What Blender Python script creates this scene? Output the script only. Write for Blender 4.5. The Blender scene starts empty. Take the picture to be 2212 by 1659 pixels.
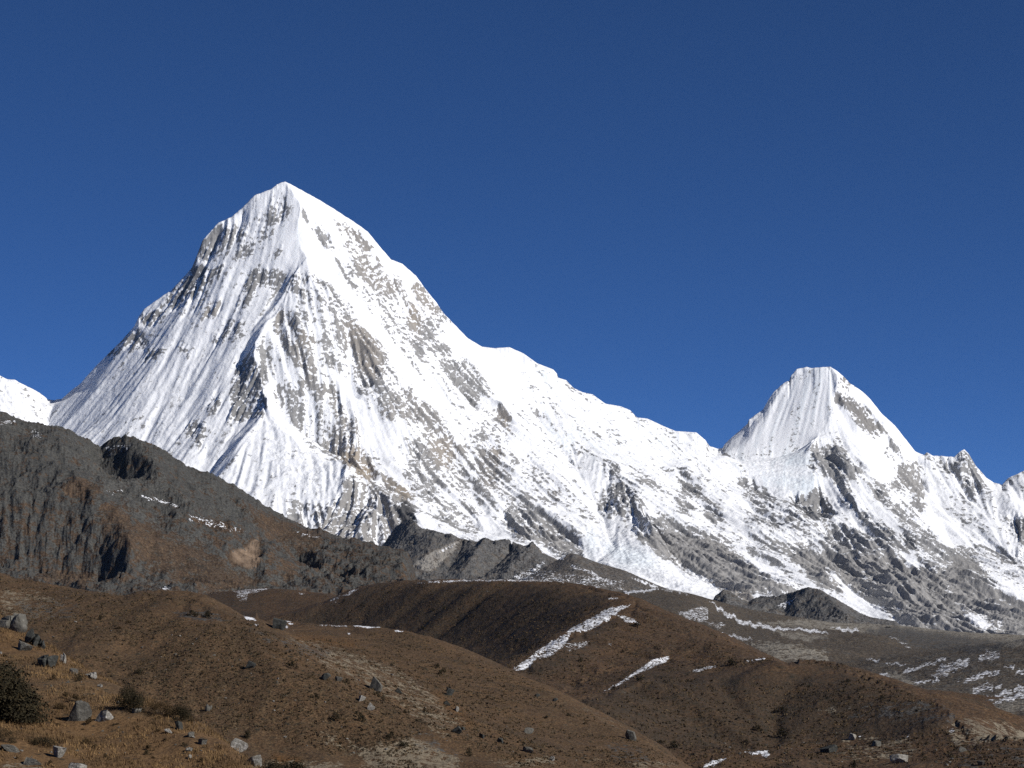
import bpy, bmesh, math, random
import numpy as np
from mathutils import Vector, Matrix, noise as mnoise

# ------------------------------------------------------------------ camera, sky, sun, exposure
SC = bpy.context.scene
COL = SC.collection
F, CX, HZ = 5203.0, 1106.0, 1404.0          # focal length, centre and horizon of the photograph (2212 x 1659 units)
cam_data = bpy.data.cameras.new("camera")
cam = bpy.data.objects.new("camera", cam_data)
COL.objects.link(cam)
cam.location = (0, 0, 0)
cam.rotation_euler = (math.pi / 2, 0, 0)
cam_data.sensor_width = 36.0
cam_data.lens = 36.0 * F / 2212.0
cam_data.shift_y = (HZ - 829.5) / 2212.0
cam_data.clip_start = 0.5
cam_data.clip_end = 120000.0
SC.camera = cam

SUN_AZ, SUN_EL = math.radians(116), math.radians(33)
world = bpy.data.worlds.new("World")
SC.world = world
world.use_nodes = True
wn = world.node_tree
sky = wn.nodes.new("ShaderNodeTexSky")
sky.sky_type = 'NISHITA'
sky.sun_disc = False
sky.sun_elevation = SUN_EL
sky.sun_rotation = SUN_AZ
sky.altitude = 5000
sky.air_density = 0.4
sky.dust_density = 0.0
sky.ozone_density = 8.0
deep = wn.nodes.new("ShaderNodeHueSaturation")          # a high, dry sky: a deeper blue
deep.inputs["Saturation"].default_value = 1.05
wn.links.new(sky.outputs[0], deep.inputs["Color"])
wn.links.new(deep.outputs[0], wn.nodes["Background"].inputs[0])
wn.nodes["Background"].inputs[1].default_value = 0.110
sun_data = bpy.data.lights.new("sun", 'SUN')
sun_data.energy = 4.65
sun_data.angle = math.radians(0.53)
sun_data.color = (1.0, 0.965, 0.91)
sun = bpy.data.objects.new("sun", sun_data)
COL.objects.link(sun)
sun.rotation_euler = (math.pi / 2 - SUN_EL, 0, math.pi - SUN_AZ)
SC.view_settings.view_transform = 'Standard'
SC.view_settings.look = 'None'
SC.view_settings.exposure = 0.0
SC.view_settings.gamma = 1.0
SC.render.engine = 'CYCLES'
SC.cycles.max_bounces = 6
SC.cycles.diffuse_bounces = 3
SC.cycles.volume_bounces = 0
SC.cycles.use_denoising = False

# ------------------------------------------------------------------ numerical helpers
PERM = np.random.RandomState(7).permutation(256).astype(np.int32)
PERM = np.concatenate([PERM, PERM, PERM])
_ang = np.arange(256) / 256 * 2 * np.pi
GX, GY = np.cos(_ang), np.sin(_ang)


def perlin(x, y, seed=0):
    x = x + seed * 17.31
    y = y - seed * 9.77
    xi = np.floor(x).astype(np.int32); yi = np.floor(y).astype(np.int32)
    fx = x - xi; fy = y - yi
    xi &= 255; yi &= 255
    u = fx * fx * fx * (fx * (fx * 6 - 15) + 10)
    v = fy * fy * fy * (fy * (fy * 6 - 15) + 10)

    def g(ix, iy, dx, dy):
        h = PERM[PERM[ix] + iy]
        return GX[h] * dx + GY[h] * dy
    a = g(xi, yi, fx, fy); b = g((xi + 1) & 255, yi, fx - 1, fy)
    c = g(xi, (yi + 1) & 255, fx, fy - 1); d = g((xi + 1) & 255, (yi + 1) & 255, fx - 1, fy - 1)
    a += u * (b - a); c += u * (d - c)
    return (a + v * (c - a)) * 1.45


def fbm(x, y, lam, octaves=4, seed=0, ridged=False, gain=0.5):
    out = 0.0; amp = 1.0; tot = 0.0; k = 1.0 / lam
    for i in range(octaves):
        n = perlin(x * k, y * k, seed + i * 3)
        if ridged:
            n = 1.0 - 2.0 * np.abs(n)
        out = out + amp * n
        tot += amp; amp *= gain; k *= 2.03
    return out / tot


def blur1(a, r, axis):
    if r < 1:
        return a
    n = a.shape[axis]
    p = np.concatenate([np.repeat(np.take(a, [0], axis), r + 1, axis), a,
                        np.repeat(np.take(a, [n - 1], axis), r, axis)], axis)
    c = np.cumsum(p, axis)
    hi = np.take(c, np.arange(2 * r + 1, 2 * r + 1 + n), axis)
    lo = np.take(c, np.arange(0, n), axis)
    return (hi - lo) / (2 * r + 1)


def blur(a, ry, rx, times=2):
    for _ in range(times):
        a = blur1(blur1(a, ry, 0), rx, 1)
    return a


def resize(a, ny, nx):
    h, w = a.shape
    y = np.linspace(0, h - 1, ny); x = np.linspace(0, w - 1, nx)
    y0 = np.minimum(y.astype(int), h - 2); x0 = np.minimum(x.astype(int), w - 2)
    fy = (y - y0)[:, None]; fx = (x - x0)[None]
    A = a[y0]; B = a[y0 + 1]
    r = A + (B - A) * fy
    return r[:, x0] + (r[:, x0 + 1] - r[:, x0]) * fx


def smooth(x, a, b):
    t = np.clip((x - a) / (b - a), 0, 1)
    return t * t * (3 - 2 * t)


def solve(lines, us, ys, near=None, far=None, soft=0, flat_sides=True):
    """height sheet through all crest lines: each line is a list of (u, v, Y) points; a line that starts with the word 'z' has metres instead of v"""
    nu, ny = len(us), len(ys)
    pts = []
    for ln in lines:
        isz = ln[0] == 'z'
        L = np.array(ln[1:] if isz else ln, float)
        u, v, y = L.T
        z = v if isz else (HZ - v) / F * y
        for i in range(len(L) - 1):
            n = int(max(abs(u[i + 1] - u[i]) / abs(us[1] - us[0]), abs(y[i + 1] - y[i]) / abs(ys[1] - ys[0]))) * 2 + 2
            t = np.linspace(0, 1, n)
            pts.append(np.stack([u[i] + (u[i + 1] - u[i]) * t, y[i] + (y[i + 1] - y[i]) * t, z[i] + (z[i + 1] - z[i]) * t]))
    P = np.concatenate(pts, 1)
    lvl = [s for s in (32, 16, 8, 4, 2) if nu // s >= 12 and ny // s >= 12]
    Z = None
    for s in lvl:
        w, h = nu // s, ny // s
        iu = np.interp(P[0], us, np.arange(nu)) / (nu - 1) * (w - 1)
        iy = np.interp(P[1], ys, np.arange(ny)) / (ny - 1) * (h - 1)
        ok = (P[0] >= us[0]) & (P[0] <= us[-1]) & (P[1] >= ys[0]) & (P[1] <= ys[-1])
        c = (np.rint(iy[ok]).astype(int) * w + np.rint(iu[ok]).astype(int))
        cnt = np.bincount(c, minlength=w * h); sm = np.bincount(c, weights=P[2][ok], minlength=w * h)
        fix = (cnt > 0).reshape(h, w)
        val = (sm / np.maximum(cnt, 1)).reshape(h, w)
        if near is not None:
            fix[0] = True; val[0] = near
        if far is not None:
            fix[-1] = True; val[-1] = far
        if Z is None:
            Z = np.full((h, w), P[2].mean())
        else:
            Z = resize(Z, h, w)
        dx = (us[-1] - us[0]) / w * 0.5 * (ys[0] + ys[-1]) / F
        dy = (ys[-1] - ys[0]) / h
        wx, wy = 1 / dx ** 2, 1 / dy ** 2
        wx, wy = wx / (2 * (wx + wy)), wy / (2 * (wx + wy))
        for it in range(500 if s > 4 else 160):
            Z[fix] = val[fix]
            p = np.pad(Z, 1, mode='edge')
            N = wx * (p[1:-1, :-2] + p[1:-1, 2:]) + wy * (p[:-2, 1:-1] + p[2:, 1:-1])
            Z = Z + (N - Z) * 1.0
        Z[fix] = val[fix]
    Z = resize(Z, ny, nu)
    if soft:
        dx = (us[1] - us[0]) * 0.5 * (ys[0] + ys[-1]) / F
        dy = ys[1] - ys[0]
        # rounded crests: smooth, then lift the sheet back so that it still runs through the crest lines
        for rr in (soft, soft * 0.5):
            B = blur(Z, max(1, int(rr / dy)), max(1, int(rr / dx)), 2)
            D = Z - B
            k = max(1, int(rr * 1.5 / dy)), max(1, int(rr * 1.5 / dx))
            m = np.zeros_like(Z)
            iu = np.rint(np.interp(P[0], us, np.arange(nu))).astype(int)
            iy = np.rint(np.interp(P[1], ys, np.arange(ny))).astype(int)
            m[iy, iu] = 1
            num = blur(m * D, *k, 3); den = blur(m, *k, 3)
            Z = B + num / (den + den.max() * 0.02 + 1e-9)
    return Z


def skyline(lines, us):
    """tangent of the elevation of a traced skyline for every column; nan where it was not traced"""
    p = np.concatenate([np.array(l, float) for l in lines])
    p = p[np.argsort(p[:, 0], kind='stable')]
    t = np.interp(us, p[:, 0], (HZ - p[:, 1]) / F)
    t[(us < p[0, 0]) | (us > p[-1, 0])] = np.nan
    return t


def lic(Z, X, Y, us, ys, noises, step, n):
    """smear noise sheets along the fall line of the sheet Z: gives flutes, runnels and ribs"""
    du = (us[1] - us[0]) / F
    dy = ys[1] - ys[0]
    za = np.gradient(Z, axis=1) / du
    zY = np.gradient(Z, axis=0) / dy
    zx = za / Y
    zy = zY - zx * X / Y
    g = np.sqrt(zx * zx + zy * zy) + 1e-6
    dx, dyy = -zx / g, -zy / g
    di = (dx - (X / Y) * dyy) / Y / du * step
    dj = dyy / dy * step
    h, w = Z.shape
    J, I = np.meshgrid(np.arange(h, dtype=float), np.arange(w, dtype=float), indexing='ij')
    acc = [a.copy() for a in noises]; tot = 1.0
    for sgn in (1, -1):
        i, j = I.copy(), J.copy()
        for k in range(n):
            ii = np.clip(np.rint(i), 0, w - 1).astype(np.int32); jj = np.clip(np.rint(j), 0, h - 1).astype(np.int32)
            i = i + sgn * di[jj, ii]; j = j + sgn * dj[jj, ii]
            ii = np.clip(np.rint(i), 0, w - 1).astype(np.int32); jj = np.clip(np.rint(j), 0, h - 1).astype(np.int32)
            wt = 1 - (k + 1) / (n + 1)
            for a, s in zip(acc, noises):
                a += wt * s[jj, ii]
        tot += 2 * sum(1 - (k + 1) / (n + 1) for k in range(n))
    out = []
    for a in acc:
        a = a - a.mean()
        out.append(a / (a.std() + 1e-9))
    return out


def zpoly(ox, oy, k, pts):
    return [(ox + k * x, oy + k * y) for x, y in pts]


class Mask:
    """raster of traced outcrops and snow patches, used once to say which ground is bare rock, gravel or snow"""
    def __init__(self, res=0.5):
        self.k = res
        self.w, self.h = int(2492 * res), int(1780 * res)
        self.a = np.zeros((self.h, self.w))

    def add(self, poly, val, mode='max'):
        p = (np.array(poly) + np.array([140, 60])) * self.k
        x0, y0 = np.maximum(np.floor(p.min(0)).astype(int), 0)
        x1, y1 = np.minimum(np.ceil(p.max(0)).astype(int) + 1, [self.w, self.h])
        if x1 <= x0 or y1 <= y0:
            return
        yy, xx = np.mgrid[y0:y1, x0:x1] + 0.0
        ins = np.zeros(xx.shape, bool)
        n = len(p)
        for i in range(n):
            ax, ay = p[i]; bx, by = p[(i + 1) % n]
            c = ((ay > yy) != (by > yy))
            ins ^= c & (xx < (bx - ax) * (yy - ay) / (by - ay if by != ay else 1e-9) + ax)
        s = self.a[y0:y1, x0:x1]
        if mode == 'max':
            s[ins] = np.maximum(s[ins], val)
        else:
            s[ins] = val

    def done(self, r):
        self.a = blur(self.a, r, r, 2)
        return self

    def at(self, u, v):
        k = self.k
        x = np.clip((u + 140) * k, 0, self.w - 1.01); y = np.clip((v + 60) * k, 0, self.h - 1.01)
        out = (u < -139) | (u > 2351) | (v > 1719)
        xi = x.astype(int); yi = y.astype(int); fx = x - xi; fy = y - yi
        a = self.a
        r = (a[yi, xi] * (1 - fx) + a[yi, xi + 1] * fx) * (1 - fy) + (a[yi + 1, xi] * (1 - fx) + a[yi + 1, xi + 1] * fx) * fy
        return np.where(out, 0.0, r) if self.k > 0.6 else r


def sheet(name, X, Y, Z, mat, attrs=None, keep=None, kind='structure', label=None):
    """one landform as one mesh"""
    h, w = Z.shape
    co = np.stack([X, Y, Z], -1).reshape(-1, 3).astype(np.float32)
    idx = np.arange(h * w, dtype=np.int32).reshape(h, w)
    q = np.stack([idx[:-1, :-1], idx[:-1, 1:], idx[1:, 1:], idx[1:, :-1]], -1).reshape(-1, 4)
    if keep is not None:
        q = q[keep.reshape(-1)]
        used = np.zeros(h * w, bool); used[q.ravel()] = True
        new = np.cumsum(used) - 1
        q = new[q].astype(np.int32)
        co = co[used]
        if attrs:
            attrs = {k: a.reshape(-1, 4)[used] for k, a in attrs.items()}
    me = bpy.data.meshes.new(name)
    me.vertices.add(len(co)); me.vertices.foreach_set("co", co.ravel())
    me.loops.add(q.size); me.loops.foreach_set("vertex_index", q.ravel().astype(np.int32))
    me.polygons.add(len(q))
    me.polygons.foreach_set("loop_start", np.arange(0, q.size, 4, dtype=np.int32))
    me.polygons.foreach_set("loop_total", np.full(len(q), 4, np.int32))
    me.update(calc_edges=True)
    me.polygons.foreach_set("use_smooth", np.ones(len(q), bool))
    for k, a in (attrs or {}).items():
        at = me.attributes.new(k, 'FLOAT_COLOR', 'POINT')
        at.data.foreach_set("color", a.reshape(-1).astype(np.float32))
    me.materials.append(mat)
    ob = bpy.data.objects.new(name, me)
    COL.objects.link(ob)
    ob["kind"] = kind
    if label:
        ob["label"] = label
    return ob


def new_mat(name):
    m = bpy.data.materials.new(name)
    m.use_nodes = True
    nt = m.node_tree
    b = nt.nodes["Principled BSDF"]
    b.inputs["Roughness"].default_value = 0.9
    b.inputs["Specular IOR Level"].default_value = 0.15
    return m, nt, b


class NB:
    """tiny node builder"""
    def __init__(s, nt):
        s.nt = nt

    def n(s, t, **k):
        x = s.nt.nodes.new(t)
        for a, v in k.items():
            setattr(x, a, v)
        return x

    def l(s, a, b):
        s.nt.links.new(a, b)

    def noise(s, scale, detail=3, rough=0.55, vec=None, dist=0.0):
        x = s.n("ShaderNodeTexNoise")
        x.inputs["Scale"].default_value = scale
        x.inputs["Detail"].default_value = detail
        x.inputs["Roughness"].default_value = rough
        x.inputs["Distortion"].default_value = dist
        if vec is not None:
            s.l(vec, x.inputs["Vector"])
        return x.outputs[0]

    def pos(s, scale=(1, 1, 1)):
        t = s.n("ShaderNodeTexCoord")
        m = s.n("ShaderNodeMapping")
        m.inputs["Scale"].default_value = scale
        s.l(t.outputs["Object"], m.inputs["Vector"])
        return m.outputs[0]

    def ramp(s, fac, stops):
        r = s.n("ShaderNodeValToRGB")
        e = r.color_ramp.elements
        while len(e) < len(stops):
            e.new(0.5)
        for x, (p, c) in zip(e, stops):
            x.position = p
            x.color = (c, c, c, 1) if isinstance(c, (int, float)) else (*c, 1)
        s.l(fac, r.inputs[0])
        return r.outputs[0]

    def mix(s, fac, a, b, mode='MIX'):
        m = s.n("ShaderNodeMix", data_type='RGBA', blend_type=mode)
        for v, i in ((fac, 0), (a, 6), (b, 7)):
            if isinstance(v, (int, float)):
                m.inputs[i].default_value = v
            elif isinstance(v, tuple):
                m.inputs[i].default_value = (*v, 1)
            else:
                s.l(v, m.inputs[i])
        return m.outputs[2]

    def math(s, op, a, b=0.0, clamp=False):
        m = s.n("ShaderNodeMath", operation=op, use_clamp=clamp)
        for v, i in ((a, 0), (b, 1)):
            if isinstance(v, (int, float)):
                m.inputs[i].default_value = v
            else:
                s.l(v, m.inputs[i])
        return m.outputs[0]

    def attr(s, name):
        a = s.n("ShaderNodeAttribute", attribute_name=name)
        q = s.n("ShaderNodeSeparateColor")
        s.l(a.outputs["Color"], q.inputs[0])
        return q.outputs[0], q.outputs[1], q.outputs[2], a.outputs["Alpha"]

    def bump(s, bsdf, height, strength, dist):
        b = s.n("ShaderNodeBump")
        b.inputs["Strength"].default_value = strength
        b.inputs["Distance"].default_value = dist
        s.l(height, b.inputs["Height"])
        s.l(b.outputs[0], bsdf.inputs["Normal"])

# ------------------------------------------------------------------ materials of the high mountains
def mountain_material():
    m, nt, b = new_mat("snow_and_rock")
    k = NB(nt)
    rock, tan, dark, ice = k.attr("surf")
    p = k.pos()
    n1 = k.noise(0.012, 5, 0.62, p)
    n2 = k.noise(0.06, 4, 0.6, p)
    grey = k.mix(n1, (0.20, 0.20, 0.20), (0.43, 0.42, 0.405))
    grey = k.mix(k.ramp(n2, [(0.40, 0.0), (0.72, 0.5)]), grey, (0.10, 0.098, 0.10))
    warm = k.mix(n2, (0.27, 0.225, 0.17), (0.42, 0.355, 0.28))
    rk = k.mix(tan, grey, warm)
    rk = k.mix(dark, rk, k.mix(n2, (0.055, 0.055, 0.058), (0.12, 0.115, 0.11)))
    snow = k.mix(ice, (0.88, 0.89, 0.91), (0.70, 0.78, 0.83))
    # the rim between snow and rock is broken up at the size of single ledges
    br = k.math('ADD', rock, k.math('MULTIPLY', k.math('SUBTRACT', k.noise(0.11, 3, 0.6, p), 0.5), 0.55))
    fac = k.ramp(br, [(0.26, 0.0), (0.50, 0.42), (0.72, 1.0)])
    k.l(k.mix(fac, snow, rk), b.inputs["Base Color"])
    b.inputs["Roughness"].default_value = 0.75
    k.bump(b, k.noise(0.10, 5, 0.65, p), 0.5, 6.0)
    return m


M_MOUNT = mountain_material()

# ------------------------------------------------------------------ the snow massif: crest lines (u, v, distance)
K = 0.3125
RIDGES = [
    # left skyline of the great pyramid, the col and the small peak left of it
    [(616, 392, 12000), (598, 398, 11990), (587, 408, 11985), (550, 422, 11970), (525, 447, 11960), (500, 469, 11950), (472, 481, 11935), (459, 495, 11925),
     (437, 520, 11905), (428, 545, 11895), (415, 577, 11885), (403, 592, 11875), (387, 608, 11865), (369, 628, 11850), (356, 636, 11845),
     (312, 667, 11825), (300, 683, 11815), (290, 705, 11805), (265, 733, 11790), (231, 767, 11775), (203, 795, 11770), (175, 827, 11775),
     (147, 849, 11795), (134, 861, 11812), (118, 864, 11830), (103, 863, 11845), (87, 849, 11845), (62, 836, 11840), (44, 827, 11835), (31, 820, 11830), (15, 819, 11825), (0, 811, 11820), (-80, 780, 11790), (-260, 820, 11750)],
    [(118, 864, 11830), (110, 900, 11700), (94, 960, 11480), (76, 1040, 11180)],
    [(15, 819, 11825), (5, 870, 11610), (-20, 960, 11260)],
    # right skyline to the long shoulder and the saddle
    [(616, 392, 12000), (635, 402, 12010), (676, 424, 12030), (710, 444, 12050), (763, 478, 12080), (794, 500, 12100), (816, 527, 12110), (844, 560, 12120),
     (869, 570, 12140), (898, 595, 12160), (919, 624, 12170), (944, 655, 12180), (957, 675, 12190), (976, 695, 12220), (1010, 730, 12280),
     (1041, 749, 12340), (1069, 752, 12400), (1100, 750, 12430), (1130, 763, 12440), (1161, 785, 12440), (1195, 798, 12440), (1203, 807, 12440),
     (1206, 816, 12440), (1223, 821, 12450), (1239, 838, 12450), (1258, 847, 12460), (1280, 852, 12470), (1308, 872, 12470), (1342, 878, 12480),
     (1361, 886, 12480), (1376, 902, 12480), (1398, 904, 12490), (1426, 917, 12490), (1458, 931, 12500), (1504, 934, 12510), (1523, 950, 12540), (1533, 964, 12600), (1551, 969, 12700)],
    # central rib, down to the spur
    [(616, 392, 12000), (650, 440, 11900), (643, 480, 11830), (640, 514, 11780), (663, 558, 11690), (632, 595, 11590), (604, 655, 11440), (566, 705, 11300),
     (551, 733, 11230), (549, 765, 11150), (557, 789, 11100), (569, 830, 11000), (580, 868, 10900), (564, 899, 10800)],
    # the hanging spur: its right crest, its left edge
    [(564, 899, 10800), (583, 915, 10760), (627, 946, 10690), (658, 968, 10640), (711, 1005, 10560), (749, 1009, 10510), (795, 1043, 10400), (833, 1062, 10320), (858, 1084, 10250), (893, 1115, 10130), (909, 1140, 10020)],
    [(564, 899, 10800), (520, 960, 10640), (480, 1015, 10470), (440, 1080, 10280), (420, 1130, 10140)],
    [(749, 1009, 10510), (722, 1060, 10330), (711, 1102, 10180), (690, 1150, 10020)],
    # flank ribs of the pyramid (gentle)
    [(663, 558, 11690), (720, 640, 11560), (790, 740, 11400), (850, 850, 11200), (900, 960, 10950), (930, 1060, 10650), (960, 1140, 10350)],
    [(816, 527, 12110), (850, 650, 11930), (905, 760, 11720), (950, 860, 11500), (983, 996, 11050), (1010, 1100, 10650), (1040, 1170, 10380)],
    [(951, 668, 12185), (985, 760, 11990), (1030, 840, 11830), (1111, 935, 11560), (1130, 1010, 11280), (1180, 1100, 10880), (1250, 1180, 10480), (1290, 1230, 10280)],
    [(1203, 807, 12440), (1220, 880, 12150), (1236, 955, 11850), (1300, 995, 11600), (1370, 1060, 11250), (1392, 1110, 11000), (1450, 1170, 10650), (1540, 1240, 10220), (1640, 1290, 9950)],
    [(1398, 904, 12490), (1440, 985, 12150), (1480, 1030, 11850), (1515, 1090, 11550), (1590, 1170, 11050), (1680, 1240, 10550), (1740, 1300, 10150)],
    # left face: two low ribs
    [(428, 545, 11895), (400, 660, 11660), (330, 790, 11420), (255, 905, 11160), (200, 980, 10960)],
    [(525, 470, 11950), (505, 600, 11690), (450, 740, 11420), (400, 860, 11160), (350, 960, 10900), (330, 1010, 10760)],
    # the gully in the lee of the central rib
    [(622, 588, 11650), (600, 632, 11580), (577, 671, 11475), (545, 716, 11375), (526, 766, 11260), (518, 830, 11095), (512, 890, 10935)],
    # hollows behind the crest of the hanging spur and left of its edge
    [(588, 903, 10960), (640, 934, 10890), (676, 956, 10840), (722, 990, 10760), (762, 1000, 10690)],
    [(542, 905, 10890), (503, 950, 10770), (466, 1008, 10630), (436, 1060, 10470)],
    # hanging glacier between the two peaks
    [(1563, 985, 12620), (1600, 1000, 12500), (1680, 990, 12560), (1745, 965, 12600)],
    [(1590, 1050, 12180), (1660, 1075, 12060), (1720, 1085, 12020), (1771, 1052, 12100)],
    # icefall running down to the glacier tongue
    [(1160, 900, 12050), (1230, 1000, 11600), (1290, 1090, 11100), (1300, 1160, 10700), (1350, 1205, 10300), (1440, 1250, 9950), (1545, 1288, 9750)],
    # second peak: left and right skylines, jags on the right
    [(1551, 969, 12700), (1561, 967, 12720), (1568, 956, 12760), (1590, 937, 12830), (1615, 915, 12900), (1618, 906, 12920), (1649, 884, 12990), (1655, 872, 13010),
     (1671, 847, 13040), (1696, 825, 13070), (1705, 823, 13080), (1708, 812, 13090), (1721, 797, 13100), (1743, 793, 13100), (1752, 795, 13090), (1793, 792, 13060)],
    [(1793, 792, 13060), (1808, 801, 13060), (1821, 812, 13060), (1836, 828, 13070), (1861, 844, 13080), (1880, 862, 13090), (1905, 894, 13100), (1933, 919, 13110), (1955, 947, 13120),
     (1977, 975, 13140), (1996, 983, 13160), (2002, 977, 13160), (2015, 984, 13180), (2061, 987, 13200), (2074, 975, 13200), (2083, 970, 13200), (2093, 981, 13200),
     (2108, 1006, 13220), (2130, 1031, 13260), (2146, 1042, 13280), (2165, 1047, 13300), (2177, 1033, 13280), (2193, 1026, 13260), (2212, 1017, 13250), (2300, 960, 13200), (2450, 990, 13200)],
    [(1793, 792, 13060), (1811, 819, 12980), (1800, 853, 12880), (1799, 884, 12800), (1786, 912, 12730), (1779, 937, 12650), (1752, 950, 12560), (1757, 1000, 12350), (1771, 1040, 12180), (1802, 1078, 12020), (1812, 1130, 11700),
     (1815, 1200, 11200), (1840, 1280, 10600), (1870, 1345, 10000)],
    [(1836, 828, 13070), (1850, 900, 12850), (1850, 960, 12620), (1890, 1040, 12250), (1950, 1130, 11800), (2000, 1200, 11350), (2040, 1270, 10900), (2090, 1340, 10300)],
    [(1977, 975, 13140), (2000, 1080, 12700), (2055, 1170, 12150), (2120, 1230, 11650), (2200, 1320, 10800), (2300, 1390, 10300)],
    [(2083, 970, 13200), (2110, 1080, 12750), (2165, 1190, 12150), (2240, 1300, 11400), (2400, 1400, 10400)],
    # foot of the mountain
    ['z', (-300, 120, 9700), (100, 230, 9700), (400, 340, 9700), (700, 390, 9650), (900, 380, 9600), (1100, 330, 9650), (1300, 250, 9600), (1545, 190, 9550), (1700, 110, 9550), (1900, 30, 9500), (2100, 5, 9500), (2500, 0, 9600)],
    ['z', (-300, 60, 9300), (400, 260, 9300), (900, 300, 9300), (1300, 150, 9300), (1700, 0, 9300), (2500, -30, 9300)],
    # the far side
    ['z', (-300, 300, 14300), (2500, 300, 14300)],
]

SECOND = [i for i, r in enumerate(RIDGES) if r[0] == (1551, 969, 12700)][0]
ROCK = [  # (group offset, strength, tan, dark rock and painted shade, outline)
]


def R(off, s, pts, tan=0.0, dark=0.0):
    ox, oy = off
    ROCK.append((zpoly(ox, oy, K, pts), s, tan, dark))


A1 = (0, 345.6)
R(A1, .55, [(1870, 290), (1950, 230), (2010, 310), (1990, 390), (1900, 460), (1840, 540), (1760, 590), (1690, 700), (1640, 690), (1660, 600), (1740, 430), (1800, 380)])
R(A1, .6, [(1490, 460), (1560, 480), (1640, 440), (1700, 450), (1690, 530), (1600, 580), (1550, 640), (1450, 680), (1370, 690), (1370, 620), (1410, 550)])
R(A1, .8, [(1330, 740), (1420, 720), (1480, 780), (1440, 860), (1400, 900), (1330, 940), (1260, 1000), (1180, 1000), (1100, 1080), (1020, 1150), (970, 1130), (950, 1080), (1060, 1040), (1170, 950), (1240, 860)], 0, .35)  # rock in shade; the dark term paints that shade into its colour
R(A1, .7, [(1480, 760), (1530, 720), (1560, 760), (1520, 800), (1470, 810)], 0, .3)
R(A1, .75, [(1930, 600), (2050, 600), (2070, 660), (1920, 670)])
R(A1, .62, [(1690, 780), (1760, 760), (1980, 770), (1960, 860), (1880, 910), (1840, 860), (1760, 860), (1740, 950), (1680, 1020), (1640, 1080), (1620, 1040), (1680, 900)], 0, .2)  # shadow band on the left face, painted in with its rock
R(A1, .65, [(1430, 1000), (1530, 970), (1520, 1080), (1420, 1110), (1370, 1090)], .3)
R(A1, .5, [(1460, 1230), (1540, 1140), (1660, 1100), (1660, 1200), (1600, 1260), (1520, 1290), (1470, 1270)])
R(A1, .68, [(920, 1180), (1010, 1220), (990, 1290), (900, 1290), (840, 1330), (760, 1360), (740, 1340), (850, 1270)], 0, .3)
R(A1, .5, [(1010, 1320), (1100, 1290), (1130, 1330), (1060, 1370), (980, 1400)])
R(A1, .42, [(1240, 1300), (1310, 1290), (1310, 1360), (1240, 1360)])
R(A1, .42, [(1390, 900), (1440, 900), (1420, 980), (1290, 1060), (1230, 1120), (1200, 1090), (1300, 1000)])  # lower shade band of the left face, painted in as rock grey
A2 = (432, 345.6)
R(A2, .24, [(640, 800), (1000, 900), (1350, 1200), (1700, 1650), (480, 1650), (380, 1280), (560, 990)])
R(A2, .24, [(900, 600), (1300, 760), (1660, 1050), (1650, 1300), (1500, 1400), (1300, 1100), (1050, 850)])
R(A2, .6, [(710, 350), (760, 360), (790, 440), (840, 480), (900, 560), (860, 580), (820, 530), (760, 440), (720, 420)])
R(A2, .48, [(900, 410), (1040, 440), (1150, 540), (1250, 640), (1200, 640), (1090, 580), (990, 520)], .3)
R(A2, .4, [(940, 560), (1060, 600), (1180, 600), (1280, 700), (1300, 760), (1180, 700), (1060, 640), (960, 610)], .3)
R(A2, .68, [(1040, 690), (1130, 680), (1200, 730), (1260, 790), (1370, 840), (1440, 940), (1370, 950), (1240, 920), (1180, 870), (1100, 790)], .3)
R(A2, .95, [(1310, 710), (1370, 730), (1440, 830), (1460, 870), (1390, 810)], .8)
R(A2, .78, [(1470, 830), (1530, 860), (1580, 950), (1650, 1030), (1655, 1095), (1590, 1040), (1510, 950), (1450, 900)], .5)
R(A2, .78, [(1430, 1000), (1500, 990), (1520, 1080), (1510, 1230), (1450, 1140), (1420, 1060)], .6)
R(A2, .62, [(1520, 1080), (1600, 1070), (1680, 1150), (1660, 1220), (1580, 1240), (1540, 1330), (1500, 1380), (1500, 1200)])
R(A2, .85, [(1620, 1290), (1720, 1270), (1760, 1330), (1680, 1330), (1600, 1320)])
R(A2, .72, [(1680, 1390), (1780, 1400), (1860, 1540), (1920, 1640), (1860, 1650), (1780, 1560), (1680, 1490)])
R(A2, .68, [(1820, 1380), (1900, 1430), (1980, 1560), (2010, 1650), (1950, 1620), (1880, 1500)])
R(A2, .6, [(610, 870), (660, 800), (800, 800), (900, 870), (1000, 980), (1080, 1050), (1110, 1120), (1220, 1220), (1310, 1310), (1310, 1380), (1240, 1440), (1240, 1510), (1180, 1560), (1120, 1530), (1080, 1450), (1000, 1350), (930, 1200), (900, 1100), (820, 1050), (720, 980), (640, 930)])
R(A2, .85, [(980, 1100), (1100, 1120), (1260, 1280), (1270, 1400), (1230, 1520), (1120, 1470), (1080, 1380), (1000, 1230)], .4)
R(A2, .74, [(500, 1050), (560, 1010), (640, 1130), (760, 1200), (820, 1280), (780, 1310), (680, 1280), (640, 1180)], .35)
R(A2, .74, [(500, 1060), (600, 1190), (680, 1290), (800, 1400), (820, 1470), (780, 1560), (730, 1630), (700, 1500), (650, 1400), (600, 1310), (520, 1200)], .2)
R(A2, .42, [(400, 1280), (480, 1290), (480, 1370), (420, 1390)])
R(A2, .62, [(800, 1540), (900, 1560), (980, 1640), (1060, 1660), (790, 1660)])
R(A2, .68, [(1310, 1390), (1400, 1430), (1450, 1520), (1400, 1540), (1320, 1480)])
R(A2, .62, [(1030, 1520), (1090, 1540), (1110, 1600), (1060, 1610)])
R(A2, .52, [(840, 1330), (940, 1370), (1000, 1450), (960, 1470), (870, 1400)])
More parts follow.
